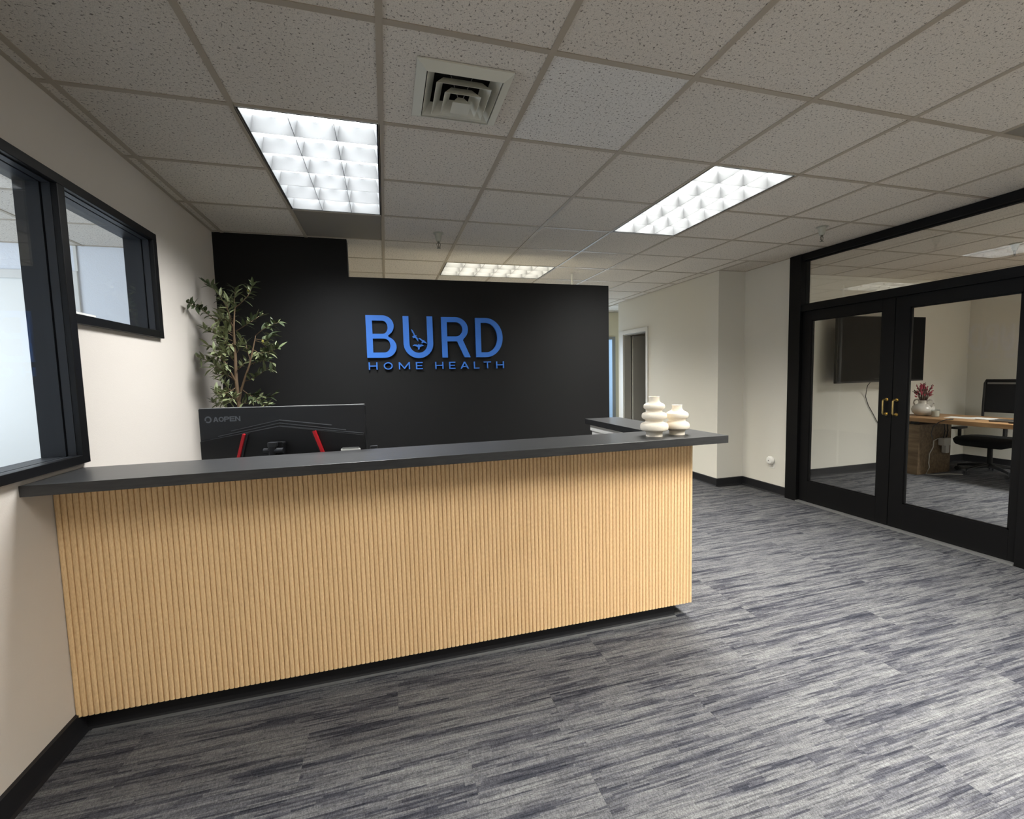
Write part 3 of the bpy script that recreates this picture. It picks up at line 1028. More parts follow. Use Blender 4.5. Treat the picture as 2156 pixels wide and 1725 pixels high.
# ------------------------------------------------------------------ the sign on the black wall
sign = thing('wall_sign', 'blue raised letters reading BURD HOME HEALTH on the black wall', 'sign', (1.04, 2.45, 1.5))
SY = 2.444
for ch, x0, x1, z0, hh, s, v_ in (('B', 0.4345, 0.683, 1.5975, 0.364, 0.052, 0.045), ('U', 0.744, 1.001, 1.5905, 0.367, 0.050, 0.047), ('R', 1.078, 1.336, 1.593, 0.360, 0.050, 0.044), ('D', 1.387, 1.642, 1.592, 0.357, 0.050, 0.044)):
    o = flat_shape('letter', glyph(ch, x1 - x0, hh, s, v_), 0.022, M_LOGO, sign, (x0, SY, z0), None)
for ch, x0, x1 in [('H', 0.4425, 0.5162), ('O', 0.5673, 0.643), ('M', 0.6951, 0.7906), ('E', 0.8424, 0.9021), ('H', 1.0126, 1.0857), ('E', 1.1376, 1.1938), ('A', 1.2391, 1.3182), ('L', 1.3643, 1.4162), ('T', 1.4577, 1.5269), ('H', 1.575, 1.6499)]:
    flat_shape('letter', glyph(ch, x1 - x0, 0.0635, 0.0105, 0.0088), 0.018, M_LOGO, sign, (x0, SY + 0.002, 1.4955 - (x0 - 0.44) * 0.0075), None)
BIRDS = [[(0.8127, 1.8459), (0.8273, 1.8335), (0.8387, 1.8099), (0.8462, 1.7918), (0.8573, 1.7918), (0.8584, 1.7862), (0.8527, 1.782), (0.8633, 1.7709), (0.871, 1.7555), (0.8716, 1.7345), (0.861, 1.7471), (0.848, 1.7667), (0.8385, 1.7709), (0.8327, 1.7625), (0.8247, 1.7709), (0.8211, 1.7834), (0.835, 1.7862), (0.8315, 1.8015), (0.8199, 1.8209)],
         [(0.8728, 1.766), (0.8867, 1.7681), (0.9015, 1.7555), (0.9137, 1.747), (0.9208, 1.7519), (0.9248, 1.747), (0.9219, 1.7428), (0.9342, 1.7357), (0.9461, 1.7188), (0.9288, 1.7245), (0.9158, 1.7302), (0.9071, 1.7204), (0.8988, 1.7218), (0.9006, 1.7316), (0.905, 1.7386), (0.8902, 1.7513)],
         [(0.8191, 1.6984), (0.8333, 1.7109), (0.852, 1.7108), (0.8677, 1.7066), (0.8751, 1.7177), (0.8816, 1.7079), (0.897, 1.712), (0.9202, 1.7007), (0.9048, 1.698), (0.8893, 1.691), (0.8806, 1.6827), (0.8801, 1.6701), (0.8716, 1.6659), (0.8635, 1.6702), (0.8695, 1.6814), (0.8561, 1.6926), (0.8398, 1.6997)]]
for b_ in BIRDS:
    flat_shape('bird', [b_], 0.018, M_LOGO, sign, (0, SY + 0.002, 0), None)

# ------------------------------------------------------------------ computer monitor seen from behind
mon = thing('computer_monitor', 'black computer monitor seen from behind with two red accents', 'monitor', (0.080, 0.815, 0.7505), math.atan2(-0.17, 0.78))
MW, ZT, ZB = 0.40, 0.540, 0.175       # half width, top and bottom over the work surface
sh = MB().rbox(-MW, MW, 0.0, 0.022, ZB, ZT, 0.006, 'y')
obj('screen_housing', sh, M_DARKP2, mon, bevel=0.002)
obj('screen', box(-MW + 0.01, MW - 0.01, 0.0215, 0.0235, ZB + 0.02, ZT - 0.01), M_DARKP, mon)
obj('top_edge_glint', box(-MW + 0.004, MW - 0.004, 0.002, 0.021, ZT, ZT + 0.0025), M_ALU, mon)  # pale strip stands in for lamplight along the black top bezel
lowb = MB().prism([(-0.395, ZB + 0.006), (0.395, ZB + 0.006), (0.395, ZT - 0.150), (-0.015, ZT - 0.096), (-0.395, ZT - 0.160)], 'y', -0.012, 0.0)
obj('rear_cover', lowb, M_DARKP, mon, bevel=0.002)


def ustrip(u0, d0, u1, d1, wd, y0, y1):
    x0, z0, x1, z1 = -MW + 2 * MW * u0, ZT - d0, -MW + 2 * MW * u1, ZT - d1
    v_ = Vector((x1 - x0, z1 - z0)).normalized()
    nx, nz = -v_.y * wd / 2, v_.x * wd / 2
    return MB().prism([(x0 - nx, z0 - nz), (x1 - nx, z1 - nz), (x1 + nx, z1 + nz), (x0 + nx, z0 + nz)], 'y', y0, y1)


M_RIDGE = Mat('grey_ridge_plastic', lin(92, 94, 98), 0.4)
for l, r_, pk in (((.19, .112), (.796, .098), .065), ((.111, .137), (.881, .124), .080), ((.063, .153), (.989, .143), .094)):
    obj('rear_ridge', ustrip(l[0], l[1], .48, pk, 0.0035, -0.007, 0.0), M_RIDGE, mon)
    obj('rear_ridge', ustrip(.48, pk, r_[0], r_[1], 0.0035, -0.007, 0.0), M_RIDGE, mon)
for a_ in ((.279, .128, .215, .300), (.695, .122, .770, .300)):
    obj('accent_strip', ustrip(a_[0], a_[1], a_[2], a_[3], 0.013, -0.03, -0.012), M_RED, mon)['label'] = 'red accent strip'
    s = 0.014 if a_[2] < .5 else -0.014
    obj('accent_rib', ustrip(a_[0] + s, a_[1], a_[2] + s, a_[3], 0.012, -0.022, -0.012), M_DARKP2, mon)
lx = -MW + 0.8 * (260 - 100) / 1890
for k, ch in enumerate('AOPEN'):
    flat_shape('brand_letter', glyph(ch, 0.0245, 0.0245, 0.0055, 0.0048), 0.001, M_GREYTXT, mon, (lx + k * 0.0262, -0.0004, ZT - 0.066 + k * 0.0004), None)
flat_shape('brand_mark', [arc(0, 0, 0.0165, 0.0165, 25, 205, 20) + arc(0, 0, 0.010, 0.010, 205, 25, 20)], 0.001, M_GREYTXT, mon, (lx - 0.024, -0.0004, ZT - 0.054), None)
flat_shape('brand_mark', [arc(0, 0, 0.0165, 0.0165, 225, 385, 20) + arc(0, 0, 0.010, 0.010, 385, 225, 20)], 0.001, M_GREYTXT, mon, (lx - 0.024, -0.0004, ZT - 0.054), None)
st = MB().rbox(-0.045, -0.012, -0.075, -0.045, 0.012, 0.365, 0.008, 'z')
obj('stand_post', st, M_DARKP, mon, smooth=40)
obj('stand_cap', MB().rbox(-0.048, -0.008, -0.078, -0.042, 0.352, 0.372, 0.01, 'z'), M_DARKP2, mon, smooth=40)
obj('tilt_joint', MB().tube([(-0.070, -0.062, 0.332), (0.022, -0.062, 0.332)], 0.013, 14), M_DARKP2, mon, smooth=40)
obj('mount_plate', MB().rbox(-0.065, 0.015, -0.046, -0.012, 0.29, 0.37, 0.008, 'y'), M_DARKP, mon)
obj('stand_base', MB().rbox(-0.15, 0.10, -0.12, 0.06, 0.0, 0.012, 0.02, 'z'), M_DARKP, mon)

t = thing('card_holder', 'small white holder showing over the countertop before the monitor', 'holder', (0.398, 0.716, 0.7505), -0.2)
obj('body', MB().rbox(-0.046, 0.046, -0.010, 0.010, 0.0, 0.325, 0.003, 'z'), M_WHITE, t)
obj('tray', MB().rbox(-0.040, 0.040, -0.008, 0.008, 0.3255, 0.331, 0.003, 'z'), M_STEEL, t)
t = thing('desk_phone', 'small dark device tip at the right end of the monitor', 'device', (0.505, 0.81, 0.7505), 0.1)
obj('stem', MB().tube([(0, 0, 0.0), (0, 0, 0.28), (0.01, -0.005, 0.305)], 0.008, 10), M_DARKP, t, smooth=50)
obj('head', MB().rbox(-0.018, 0.018, -0.01, 0.01, 0.302, 0.318, 0.004, 'z'), M_DARKP2, t)
obj('foot', MB().lathe([(0.045, 0.0), (0.045, 0.008), (0.012, 0.014)], 24), M_DARKP, t, smooth=40)

# ------------------------------------------------------------------ wall plate with a plug-in
t = thing('wall_outlet', 'white outlet plate low on the white wall', 'outlet', (XR, 2.437, 0.36))
obj('plate', MB().rbox(XR - 0.005, XR, 2.402, 2.472, 0.285, 0.40, 0.004, 'x'), M_WHITE, t, bevel=0.001)
obj('socket', MB().rbox(XR - 0.007, XR - 0.005, 2.42, 2.454, 0.297, 0.325, 0.008, 'x'), M_WHITE, t)
t = thing('plug_in_air_freshener', 'round white plug-in unit on the outlet near the floor', 'plug-in', (XR, 2.437, 0.37))
pm = MB().lathe([(0.0, 0.0), (0.038, 0.0), (0.046, 0.012), (0.046, 0.034), (0.036, 0.046), (0.012, 0.050), (0.0, 0.050)], 28)
o = obj('body', pm, M_WHITE, t, smooth=40, loc=(XR - 0.0055, 2.437, 0.378), rot=(0, -PI / 2, 0))
obj('wick_cap', MB().lathe([(0.0, 0.0), (0.006, 0.0), (0.005, 0.003), (0.0, 0.003)], 14), M_STEEL, t, loc=(XR - 0.0556, 2.437, 0.378), rot=(0, -PI / 2, 0))
obj('refill', MB().rbox(XR - 0.035, XR - 0.0075, 2.420, 2.454, 0.325, 0.345, 0.006, 'z'), M_WHITE, t)

# strip lying on the little window sill
tag(obj('paper_pad', MB().box(-0.700, -0.662, 0.714, 0.850, 1.7225, 1.731), M_PAPER), 'thin white pad lying on the small upper window sill', 'paper pad')

# ------------------------------------------------------------------ olive tree in the corner
TRUNK = [[-0.429, 1.95, 1.242], [-0.437, 1.95, 1.43], [-0.431, 1.95, 1.615], [-0.43, 1.95, 1.799], [-0.407, 1.93, 1.936]]
STEM2 = [[-0.429, 1.95, 1.267], [-0.399, 1.92, 1.367], [-0.36, 1.9, 1.465], [-0.329, 1.88, 1.531], [-0.295, 1.86, 1.639], [-0.27, 1.85, 1.735]]
STEM3 = [[-0.437, 1.95, 1.411], [-0.453, 1.92, 1.473], [-0.47, 1.9, 1.528], [-0.505, 1.89, 1.607]]
TWIGS = [[[-0.43, 1.95, 1.799], [-0.423, 1.975, 1.943], [-0.432, 2.061, 2.099]], [[-0.416, 1.95, 1.933], [-0.314, 1.917, 2.021], [-0.293, 1.943, 2.111]], [[-0.433, 1.95, 1.836], [-0.505, 1.976, 2.014], [-0.618, 2.062, 2.125]], [[-0.51, 1.95, 1.823], [-0.612, 1.94, 1.916], [-0.65, 1.81, 1.942]], [[-0.415, 1.95, 1.775], [-0.32, 1.938, 1.835], [-0.243, 1.985, 1.904]], [[-0.295, 1.95, 1.744], [-0.195, 1.87, 1.798], [-0.111, 1.851, 1.827]], [[-0.297, 1.95, 1.719], [-0.224, 1.977, 1.722], [-0.217, 2.063, 1.774]], [[-0.325, 1.95, 1.614], [-0.21, 1.841, 1.619], [-0.115, 1.792, 1.646]], [[-0.347, 1.95, 1.534], [-0.254, 1.875, 1.56], [-0.174, 1.861, 1.546]], [[-0.387, 1.95, 1.422], [-0.301, 1.901, 1.451], [-0.209, 1.912, 1.524]], [[-0.412, 1.95, 1.379], [-0.327, 1.949, 1.314], [-0.209, 2.008, 1.314]], [[-0.408, 1.95, 1.367], [-0.281, 1.868, 1.278], [-0.227, 1.845, 1.246]], [[-0.485, 1.95, 1.53], [-0.574, 1.961, 1.556], [-0.655, 1.912, 1.598]], [[-0.441, 1.95, 1.707], [-0.544, 1.978, 1.753], [-0.654, 2.025, 1.806]], [[-0.449, 1.95, 1.677], [-0.488, 1.863, 1.73], [-0.538, 1.836, 1.786]], [[-0.466, 1.95, 1.665], [-0.524, 1.924, 1.645], [-0.596, 1.957, 1.678]], [[-0.485, 1.95, 1.53], [-0.491, 1.841, 1.58], [-0.514, 1.793, 1.631]], [[-0.448, 1.95, 1.43], [-0.483, 1.894, 1.474], [-0.538, 1.898, 1.469]], [[-0.44, 1.95, 1.38], [-0.487, 1.846, 1.342], [-0.524, 1.802, 1.362]], [[-0.434, 1.95, 1.305], [-0.52, 1.974, 1.27], [-0.651, 2.058, 1.283]], [[-0.443, 1.95, 1.337], [-0.496, 1.901, 1.297], [-0.526, 1.912, 1.383]], [[-0.427, 1.95, 1.762], [-0.484, 1.973, 1.832], [-0.546, 2.056, 1.947]], [[-0.428, 1.95, 1.615], [-0.394, 1.95, 1.676], [-0.405, 2.01, 1.756]], [[-0.433, 1.95, 1.492], [-0.389, 1.961, 1.541], [-0.389, 2.033, 1.575]], [[-0.435, 1.95, 1.799], [-0.434, 1.864, 1.92], [-0.413, 1.838, 1.963]], [[-0.436, 1.95, 1.274], [-0.437, 1.85, 1.309], [-0.449, 1.811, 1.276]], [[-0.431, 1.95, 1.267], [-0.374, 1.924, 1.266], [-0.327, 1.958, 1.256]], [[-0.443, 1.95, 1.677], [-0.46, 1.864, 1.683], [-0.456, 1.837, 1.787]], [[-0.34, 1.95, 1.565], [-0.354, 1.943, 1.657], [-0.372, 1.995, 1.692]], [[-0.484, 1.95, 1.554], [-0.492, 1.897, 1.504], [-0.521, 1.904, 1.432]], [[-0.297, 1.95, 1.707], [-0.235, 1.914, 1.673], [-0.21, 1.938, 1.612]], [[-0.434, 1.95, 1.554], [-0.481, 1.971, 1.617], [-0.551, 2.053, 1.685]], [[-0.439, 1.95, 1.738], [-0.481, 1.913, 1.759], [-0.56, 1.936, 1.719]], [[-0.452, 1.95, 1.628], [-0.483, 1.855, 1.611], [-0.532, 1.82, 1.574]], [[-0.466, 1.95, 1.492], [-0.492, 1.862, 1.504], [-0.528, 1.834, 1.539]], [[-0.424, 1.95, 1.799], [-0.476, 1.916, 1.855], [-0.539, 1.943, 1.834]], [[-0.481, 1.95, 1.517], [-0.517, 1.913, 1.535], [-0.585, 1.937, 1.507]], [[-0.438, 1.95, 1.762], [-0.463, 1.929, 1.785], [-0.512, 1.969, 1.874]], [[-0.318, 1.95, 1.645], [-0.262, 1.896, 1.611], [-0.238, 1.902, 1.574]], [[-0.453, 1.95, 1.356], [-0.489, 1.931, 1.382], [-0.52, 1.972, 1.432]], [[-0.441, 1.95, 1.318], [-0.482, 1.896, 1.321], [-0.544, 1.901, 1.311]], [[-0.442, 1.95, 1.689], [-0.471, 1.927, 1.651], [-0.528, 1.965, 1.617]]]
tree = thing('olive_tree', 'artificial olive tree standing in the corner behind the monitor', 'plant', (-0.43, 1.95, 0))
pot = obj('planter', MB().lathe([(0.10, 0.0), (0.12, 0.01), (0.145, 0.28), (0.15, 0.30), (0.14, 0.30), (0.135, 0.27)], 32, (-0.43, 1.95, 0)), M_CERAMG, tree, smooth=50)
obj('soil', MB().lathe([(0.0, 0.272), (0.134, 0.268)], 24, (-0.43, 1.95, 0)), M_SOIL, pot)
tr_pts = [(-0.43, 1.95, 0.26), (-0.425, 1.955, 0.6), (-0.432, 1.95, 0.95)] + [tuple(p) for p in TRUNK]
obj('trunk', MB().tube(tr_pts, [0.016, 0.015, 0.014, 0.013, 0.012, 0.010, 0.008, 0.004], 8), M_BARK, tree, smooth=60)
obj('branch', MB().tube(STEM2, [0.008, 0.0075, 0.007, 0.006, 0.005, 0.003], 7), M_BARK, tree, smooth=60)
obj('branch', MB().tube(STEM3, [0.007, 0.006, 0.005, 0.003], 7), M_BARK, tree, smooth=60)


def leaf_mesh(L, W, curl):
    v, f = [], []
    ns = 6
    for i in range(ns + 1):
        u = i / ns
        w_ = W * math.sin(PI * min(1, 0.04 + 0.96 * u) ** 0.85) * (1 if u < 1 else 0) + 0.0004
        z = -curl * u * u * L
        v += [(u * L, -w_ / 2, z + 0.10 * w_), (u * L, 0, z - 0.0002), (u * L, w_ / 2, z + 0.10 * w_)]
    for i in range(ns):
        for k in range(2):
            a_ = i * 3 + k
            f.append((a_, a_ + 3, a_ + 4, a_ + 1))
    n0 = len(v)
    v += [(p[0], p[1], p[2] - 0.0005) for p in v]
    f += [tuple(n0 + i for i in q[::-1]) for q in f]
    return v, f


rnd = random.Random(11)
leaf_data = [leaf_mesh(0.060, 0.0185, c) for c in (0.05, 0.22, 0.4)] + [leaf_mesh(0.048, 0.017, c) for c in (0.1, 0.3)] + [leaf_mesh(0.072, 0.0195, c) for c in (0.15, 0.35)]
leaf_me = []
for v, f in leaf_data:
    leaf_me.append(mesh_of(MB().add(v, f), 'leaf'))
count = 0
rest = MB()
for tw in TWIGS:
    a_, b_, c_ = (Vector(p) for p in tw)
    pts = []
    for i in range(9):
        u = i / 8
        pts.append(a_ * (1 - u) ** 2 + (2 * b_ - 0.5 * (a_ + c_)) * 2 * u * (1 - u) + c_ * u * u)
    twg = obj('twig', MB().tube(pts, [0.0030 - 0.0020 * i / 8 for i in range(9)], 5), M_BARK, tree, smooth=60)
    ln = sum((pts[i + 1] - pts[i]).length for i in range(8))
    nl = max(7, int(ln / 0.0105))
    for k in range(nl):
        u = 0.22 + 0.78 * (k + rnd.random() * 0.6) / nl
        u = min(u, 0.999)
        i = int(u * 8)
        p = pts[i].lerp(pts[min(i + 1, 8)], u * 8 - i)
        tg = (pts[min(i + 1, 8)] - pts[max(i - 1, 0)]).normalized()
        rad = Vector((rnd.uniform(-1, 1), rnd.uniform(-1, 1), rnd.uniform(-0.5, 1)))
        rad = (rad - tg * rad.dot(tg)).normalized()
        dr = (tg * rnd.uniform(0.1, 0.8) + rad * rnd.uniform(0.5, 1.0) + Vector((0, 0, 0.1))).normalized()
        if p.x + dr.x * 0.06 < -0.672:
            dr.x = abs(dr.x) * 0.3
            dr.normalize()
        side = dr.cross(Vector((rnd.uniform(-.5, .5), rnd.uniform(-.5, .5), 1))).normalized()
        nz = dr.cross(side) * -1
        R = Matrix((dr, side, -nz if nz.z < 0 else nz)).transposed()
        if R.determinant() < 0:
            R = Matrix((dr, -side, -nz if nz.z < 0 else nz)).transposed()
        q = rnd.randrange(len(leaf_me))
        if count < 296:
            o = obj('leaf', leaf_me[q], M_LEAF, twg, loc=p)
            o.rotation_euler = R.to_euler()
        else:
            rest.add([R @ Vector(x) + p for x in leaf_data[q][0]], leaf_data[q][1])
        count += 1
if rest.v:
    o = obj('leaf_filler', rest, M_LEAF, tree)
    o['kind'] = 'stuff'
for p in ((-0.316, 1.93, 2.055), (-0.24, 1.90, 1.70)):
    obj('olive', MB().lathe([(0.0, -0.010), (0.006, -0.008), (0.0085, 0.0), (0.006, 0.008), (0.0, 0.010)], 12, p), M_FRUIT, tree, smooth=60)

# ------------------------------------------------------------------ conference room: television
t = thing('television', 'large black flat television on the conference room wall', 'television', (6.89, 2.80, 1.21))
tx0, tx1, tz0, tz1 = 6.01, 7.535, 1.216, 2.057
obj('housing', box(tx0, tx1, 2.662, 2.702, tz0, tz1), M_DARKP, t, bevel=0.004)
M_SCREEN = Mat('dark_screen_glass', lin(10, 10, 11), 0.6, spec=0.1)
obj('screen', box(tx0 + 0.01, tx1 - 0.01, 2.6605, 2.6625, tz0 + 0.022, tz1 - 0.01), M_SCREEN, t)
obj('wall_bracket', box(6.6, 7.0, 2.702, 2.859, 1.50, 1.75), M_DARKP, t)
obj('power_cord', MB().tube([(6.66, 2.70, 1.24), (6.67, 2.76, 1.17), (6.76, 2.845, 1.02), (6.82, 2.848, 0.90), (6.92, 2.848, 0.77), (7.02, 2.848, 0.63), (7.10, 2.85, 0.45)], 0.0045, 7), M_BLACKWIRE, t, smooth=60)

# ------------------------------------------------------------------ conference table and what lies on it
t = thing('conference_table', 'long oak topped table in the conference room', 'table', (7.5, 1.8, 0))
obj('tabletop', box(7.12, 7.92, 0.85, 2.80, 0.698, 0.75), M_TABLE, t, bevel=0.003)
obj('pedestal', box(7.16, 7.76, 2.45, 2.78, 0.0, 0.655), M_PED, t, bevel=0.003)
obj('pedestal', box(7.16, 7.76, 0.90, 1.15, 0.0, 0.655), M_PED, t, bevel=0.003)
for y in (2.55, 1.0):
    for x in (7.24, 7.66):
        obj('spacer', box(x - 0.03, x + 0.03, y - 0.03, y + 0.03, 0.655, 0.698), M_DARKP, t)

t = thing('flower_jug', 'squat white two handled jug on the conference table', 'jug', (7.46, 2.60, 0.7505))
jx, jy, jz = 7.46, 2.60, 0.7505
obj('body', MB().lathe([(0.055, 0.0), (0.075, 0.006), (0.112, 0.045), (0.122, 0.085), (0.108, 0.125), (0.072, 0.150), (0.055, 0.160), (0.052, 0.185), (0.062, 0.205), (0.056, 0.205), (0.046, 0.182), (0.048, 0.158)], 36, (jx, jy, jz)), M_CERAMG, t, smooth=50)
for s in (-1, 1):
    hp = [(jx + 0.02 * s, jy + s * 0.052, jz + 0.195), (jx + 0.02 * s, jy + s * 0.085, jz + 0.215), (jx + 0.02 * s, jy + s * 0.118, jz + 0.20), (jx + 0.02 * s, jy + s * 0.128, jz + 0.165), (jx + 0.02 * s, jy + s * 0.108, jz + 0.125)]
    obj('handle', MB().tube(hp, 0.009, 9), M_CERAMG, t, smooth=60)
t = thing('dried_flowers', 'bunch of dried pink flowers in the white jug', 'flowers', (jx, jy, jz + 0.18))
rnd = random.Random(5)
for k in range(56):
    a_ = rnd.uniform(0, 2 * PI)
    sp = rnd.uniform(0.02, 0.115)
    ht = rnd.uniform(0.13, 0.27) - sp * 0.5
    bx_, by_ = jx + 0.02 * math.cos(a_), jy + 0.02 * math.sin(a_)
    tx, ty = jx + sp * math.cos(a_), jy + sp * math.sin(a_)
    p0, p1, p2 = Vector((bx_, by_, jz + 0.17)), Vector(((bx_ + tx) / 2, (by_ + ty) / 2, jz + 0.20 + ht * 0.6)), Vector((tx, ty, jz + 0.19 + ht))
    stm = obj('stem', MB().tube([p0, p1, p2], [0.002, 0.0018, 0.001], 5), M_MAUVE, t)
    fl = MB()
    for q in range(7):
        u = 0.35 + 0.65 * q / 6
        c = p1.lerp(p2, u)
        r_ = 0.0085 * (1.15 - u * 0.6)
        fl.lathe([(0.0, -r_ * 1.3), (r_ * 0.9, -r_ * 0.3), (r_ * 0.7, r_ * 0.7), (0.0, r_ * 1.4)], 6, (c.x + rnd.uniform(-.007, .007), c.y + rnd.uniform(-.007, .007), c.z))
    obj('bloom', fl, M_PINK if k % 3 else M_MAUVE, stm)

t = thing('candle_jar', 'small clear glass candle jar beside the white jug', 'jar', (7.40, 2.425, 0.7505))
obj('glass', MB().lathe([(0.040, 0.0), (0.042, 0.004), (0.042, 0.095), (0.039, 0.095), (0.039, 0.008)], 28, (7.40, 2.425, 0.7505)), M_JAR, t, smooth=40)
obj('wax', MB().lathe([(0.0, 0.008), (0.038, 0.008), (0.038, 0.075), (0.0, 0.075)], 24, (7.40, 2.425, 0.7505)), M_CERAM, t, smooth=40)

for k, (x, y, r_, lab) in enumerate(((7.50, 2.20, 0.2, 'white paper sheet lying nearest the candle jar'), (7.56, 2.02, -0.12, 'white paper sheet lying towards the office chair'))):
    o = obj('paper_sheet', MB().rbox(-0.108, 0.108, -0.14, 0.14, 0.0, 0.003, 0.004, 'z'), M_PAPER, loc=(x, y, 0.7507 + 0.0032 * k), rot=(0, 0, r_))
    tag(o, lab, 'paper', 'papers on the conference table')
t = thing('laptop', 'closed dark slim laptop on the conference table', 'laptop', (7.42, 1.68, 0.7507), 0.1)
obj('base', MB().rbox(-0.12, 0.12, -0.17, 0.17, 0.0, 0.010, 0.012, 'z'), M_DARKP, t)
obj('lid', MB().rbox(-0.12, 0.12, -0.17, 0.17, 0.0105, 0.017, 0.012, 'z'), M_STEEL, t)
t = thing('pen', 'dark pen near the table edge', 'pen', (7.22, 1.56, 0.7507), 0.1)
obj('barrel', MB().tube([(0, -0.07, 0.006), (0, 0.06, 0.006), (0, 0.07, 0.006)], [0.005, 0.005, 0.001], 8), M_DARKP, t, smooth=50)
obj('clip', MB().box(-0.002, 0.002, -0.065, -0.03, 0.011, 0.0125), M_STEEL, t)

# adapter and its white lead hanging under the table
t = thing('power_adapter', 'white power adapter with a lead hanging against the table pedestal', 'power adapter', (7.58, 2.42, 0.4))
obj('body', MB().rbox(7.51, 7.63, 2.375, 2.445, 0.37, 0.47, 0.015, 'y'), M_WIRE, t, bevel=0.004)
obj('plug', MB().rbox(7.555, 7.625, 2.385, 2.43, 0.27, 0.372, 0.012, 'y'), M_WIRE, t, bevel=0.003)
obj('white_lead', MB().tube([(7.52, 2.41, 0.46), (7.44, 2.41, 0.465), (7.385, 2.42, 0.44), (7.39, 2.425, 0.36), (7.335, 2.43, 0.27), (7.33, 2.43, 0.15), (7.345, 2.43, 0.09), (7.27, 2.42, 0.012), (7.36, 2.38, 0.008), (7.55, 2.33, 0.008), (7.66, 2.25, 0.008)], 0.006, 7), M_WIRE, t, smooth=60)
cb = MB()
for x in (7.545, 7.60):
    cb.tube([(x, 2.41, 0.468), (x + 0.005, 2.40, 0.56), (x, 2.41, 0.66), (x - 0.01, 2.42, 0.69)], 0.0055, 6)
obj('black_leads', cb, M_BLACKWIRE, t, smooth=60)
t = thing('table_cable', 'black cable looping over the conference table edge', 'cable', (7.2, 2.2, 0.75))
obj('cord', MB().tube([(7.155, 2.13, 0.757), (7.125, 2.14, 0.757), (7.110, 2.15, 0.75), (7.105, 2.21, 0.715), (7.11, 2.27, 0.66), (7.112, 2.29, 0.56), (7.115, 2.27, 0.50)], 0.005, 7), M_BLACKWIRE, t, smooth=60)
obj('connector', MB().tube([(7.185, 2.115, 0.758), (7.150, 2.13, 0.758)], 0.007, 8), M_BLACKWIRE, t)

# ------------------------------------------------------------------ office chair behind the table
ch = thing('office_chair', 'black mesh office chair pushed under the conference table', 'chair', (8.0, 2.17, 0), 0.06)
# local: faces -x
seat = MB()
N_ = 20
v, f = [], []
for zi, (sc_, z) in enumerate(((0.82, 0.385), (0.97, 0.405), (1.0, 0.445), (0.93, 0.472))):
    for k in range(N_):
        a_ = 2 * PI * k / N_
        cx, cy = math.cos(a_), math.sin(a_)
        e_ = 0.45
        v.append((0.295 * sc_ * math.copysign(abs(cx) ** e_, cx), 0.30 * sc_ * math.copysign(abs(cy) ** e_, cy), z - (0.02 if cx < -0.6 else 0)))
for q in range(3):
    for k in range(N_):
        f.append((q * N_ + k, q * N_ + (k + 1) % N_, (q + 1) * N_ + (k + 1) % N_, (q + 1) * N_ + k))
f.append(tuple(range(N_))[::-1])
f.append(tuple(3 * N_ + k for k in range(N_)))
obj('seat', seat.add(v, f), M_MESH, ch, smooth=50)
obj('seat_plate', box(-0.10, 0.12, -0.09, 0.09, 0.36, 0.402), M_DARKP, ch)
bf = MB()
loop = [(0.30, -0.225, 0.62), (0.32, -0.235, 0.85), (0.335, -0.235, 1.16), (0.337, -0.225, 1.20), (0.337, 0.225, 1.20), (0.335, 0.235, 1.16), (0.32, 0.235, 0.85), (0.30, 0.225, 0.62)]
bf.tube(loop, 0.014, 8)
bf.box(0.31, 0.335, -0.235, 0.235, 0.775, 0.81)
obj('back_frame', bf, M_DARKP, ch, smooth=50)
obj('backrest', MB().prism([(0.312, 0.80), (0.330, 1.0), (0.337, 1.195), (0.343, 1.195), (0.336, 1.0), (0.318, 0.80)], 'y', -0.225, 0.225), M_MESH, ch)
obj('head_strip', box(0.322, 0.345, -0.205, 0.205, 1.150, 1.172), M_STEEL, ch)['label'] = 'grey strip near the top of the backrest'
obj('lower_back', box(0.285, 0.312, -0.20, 0.20, 0.60, 0.655), M_DARKP, ch, bevel=0.006)
obj('back_arm', MB().tube([(0.10, 0, 0.38), (0.26, 0, 0.40), (0.31, 0, 0.48), (0.31, 0, 0.62)], 0.022, 8), M_DARKP, ch, smooth=60)
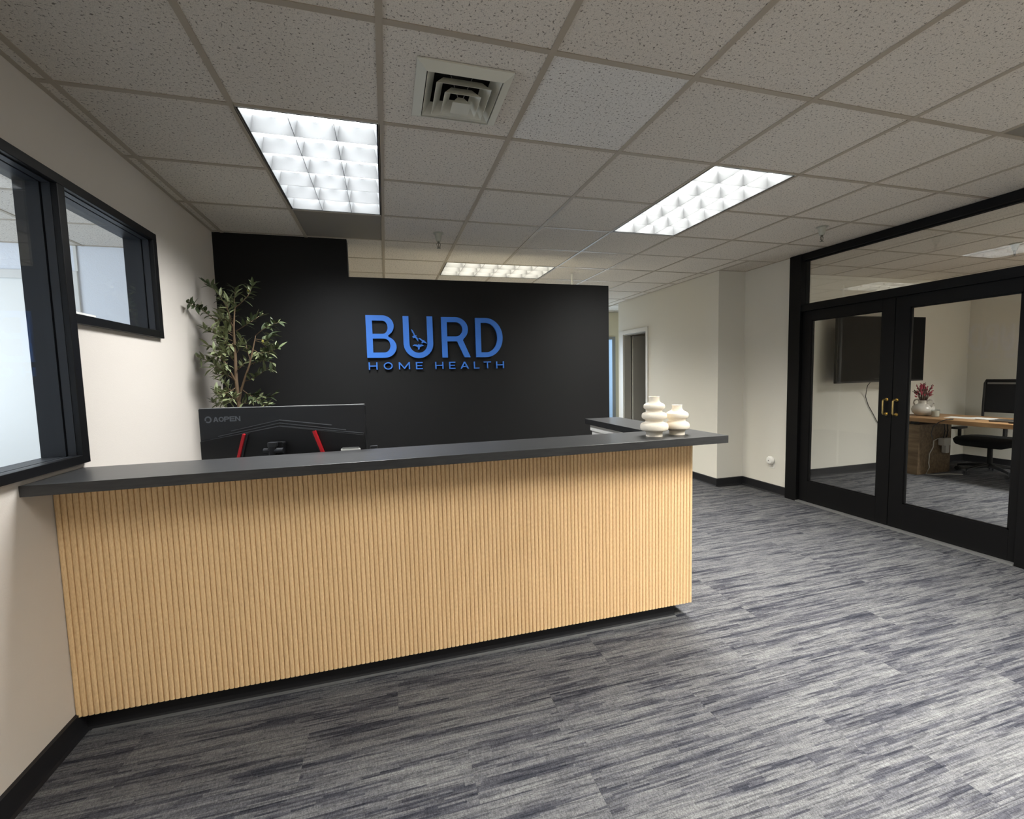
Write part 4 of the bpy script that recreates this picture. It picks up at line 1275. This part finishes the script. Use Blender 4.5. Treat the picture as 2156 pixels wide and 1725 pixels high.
for s in (-1, 1):
    ap_ = obj('armrest_post', MB().tube([(0.02, s * 0.15, 0.39), (0.02, s * 0.305, 0.39), (0.02, s * 0.325, 0.43), (0.02, s * 0.325, 0.56)], 0.019, 8), M_DARKP, ch, smooth=60)
    obj('armrest_pad', MB().rbox(-0.12, 0.13, s * 0.325 - 0.04, s * 0.325 + 0.04, 0.56, 0.585, 0.03, 'z'), M_DARKP, ap_, smooth=40)
obj('gas_column', MB().tube([(0, 0, 0.08), (0, 0, 0.37)], 0.026, 14), M_DARKP, ch, smooth=50)
for k in range(5):
    a_ = 2 * PI * k / 5 + 0.35
    c, s = math.cos(a_), math.sin(a_)
    bl_ = obj('base_leg', MB().tube([(0.02 * c, 0.02 * s, 0.115), (0.17 * c, 0.17 * s, 0.10), (0.31 * c, 0.31 * s, 0.075)], [0.030, 0.022, 0.015], 8), M_DARKP, ch, smooth=50)
    cs_ = MB()
    for q in (-1, 1):
        ox, oy = -s * 0.014 * q, c * 0.014 * q
        cs_.tube([(0.31 * c + ox * 0.5, 0.31 * s + oy * 0.5, 0.028), (0.31 * c + ox * 1.6, 0.31 * s + oy * 1.6, 0.028)], 0.027, 14)
    cs_.tube([(0.31 * c, 0.31 * s, 0.03), (0.31 * c, 0.31 * s, 0.08)], 0.008, 8)
    obj('caster', cs_, M_DARKP, bl_, smooth=50)

# ------------------------------------------------------------------ outdoors beyond the far window
struct('ground', box(0.5, 12.0, 6.7, 40.0, -0.15, -0.10), Mat('pale_concrete', lin(170, 168, 160), 0.9), 'pale concrete ground outside the far window', 'ground')
bl = thing('building', 'white building outside the far window', 'building', (8.0, 24.0, -0.1))
obj('wall', box(3.0, 20.0, 24.0, 28.0, -0.1, 2.1), Mat('white_render', lin(225, 225, 222), 0.8), bl)
obj('roof_edge', box(2.9, 20.1, 23.9, 28.1, 2.1, 2.25), M_DARKTILE, bl)
for k in range(5):
    obj('window', box(5.0 + k * 3, 6.4 + k * 3, 23.97, 24.0, 0.6, 1.7), M_DARKP2, bl)

for o in LOCALS:
    if '_local' in o:
        del o['_local']
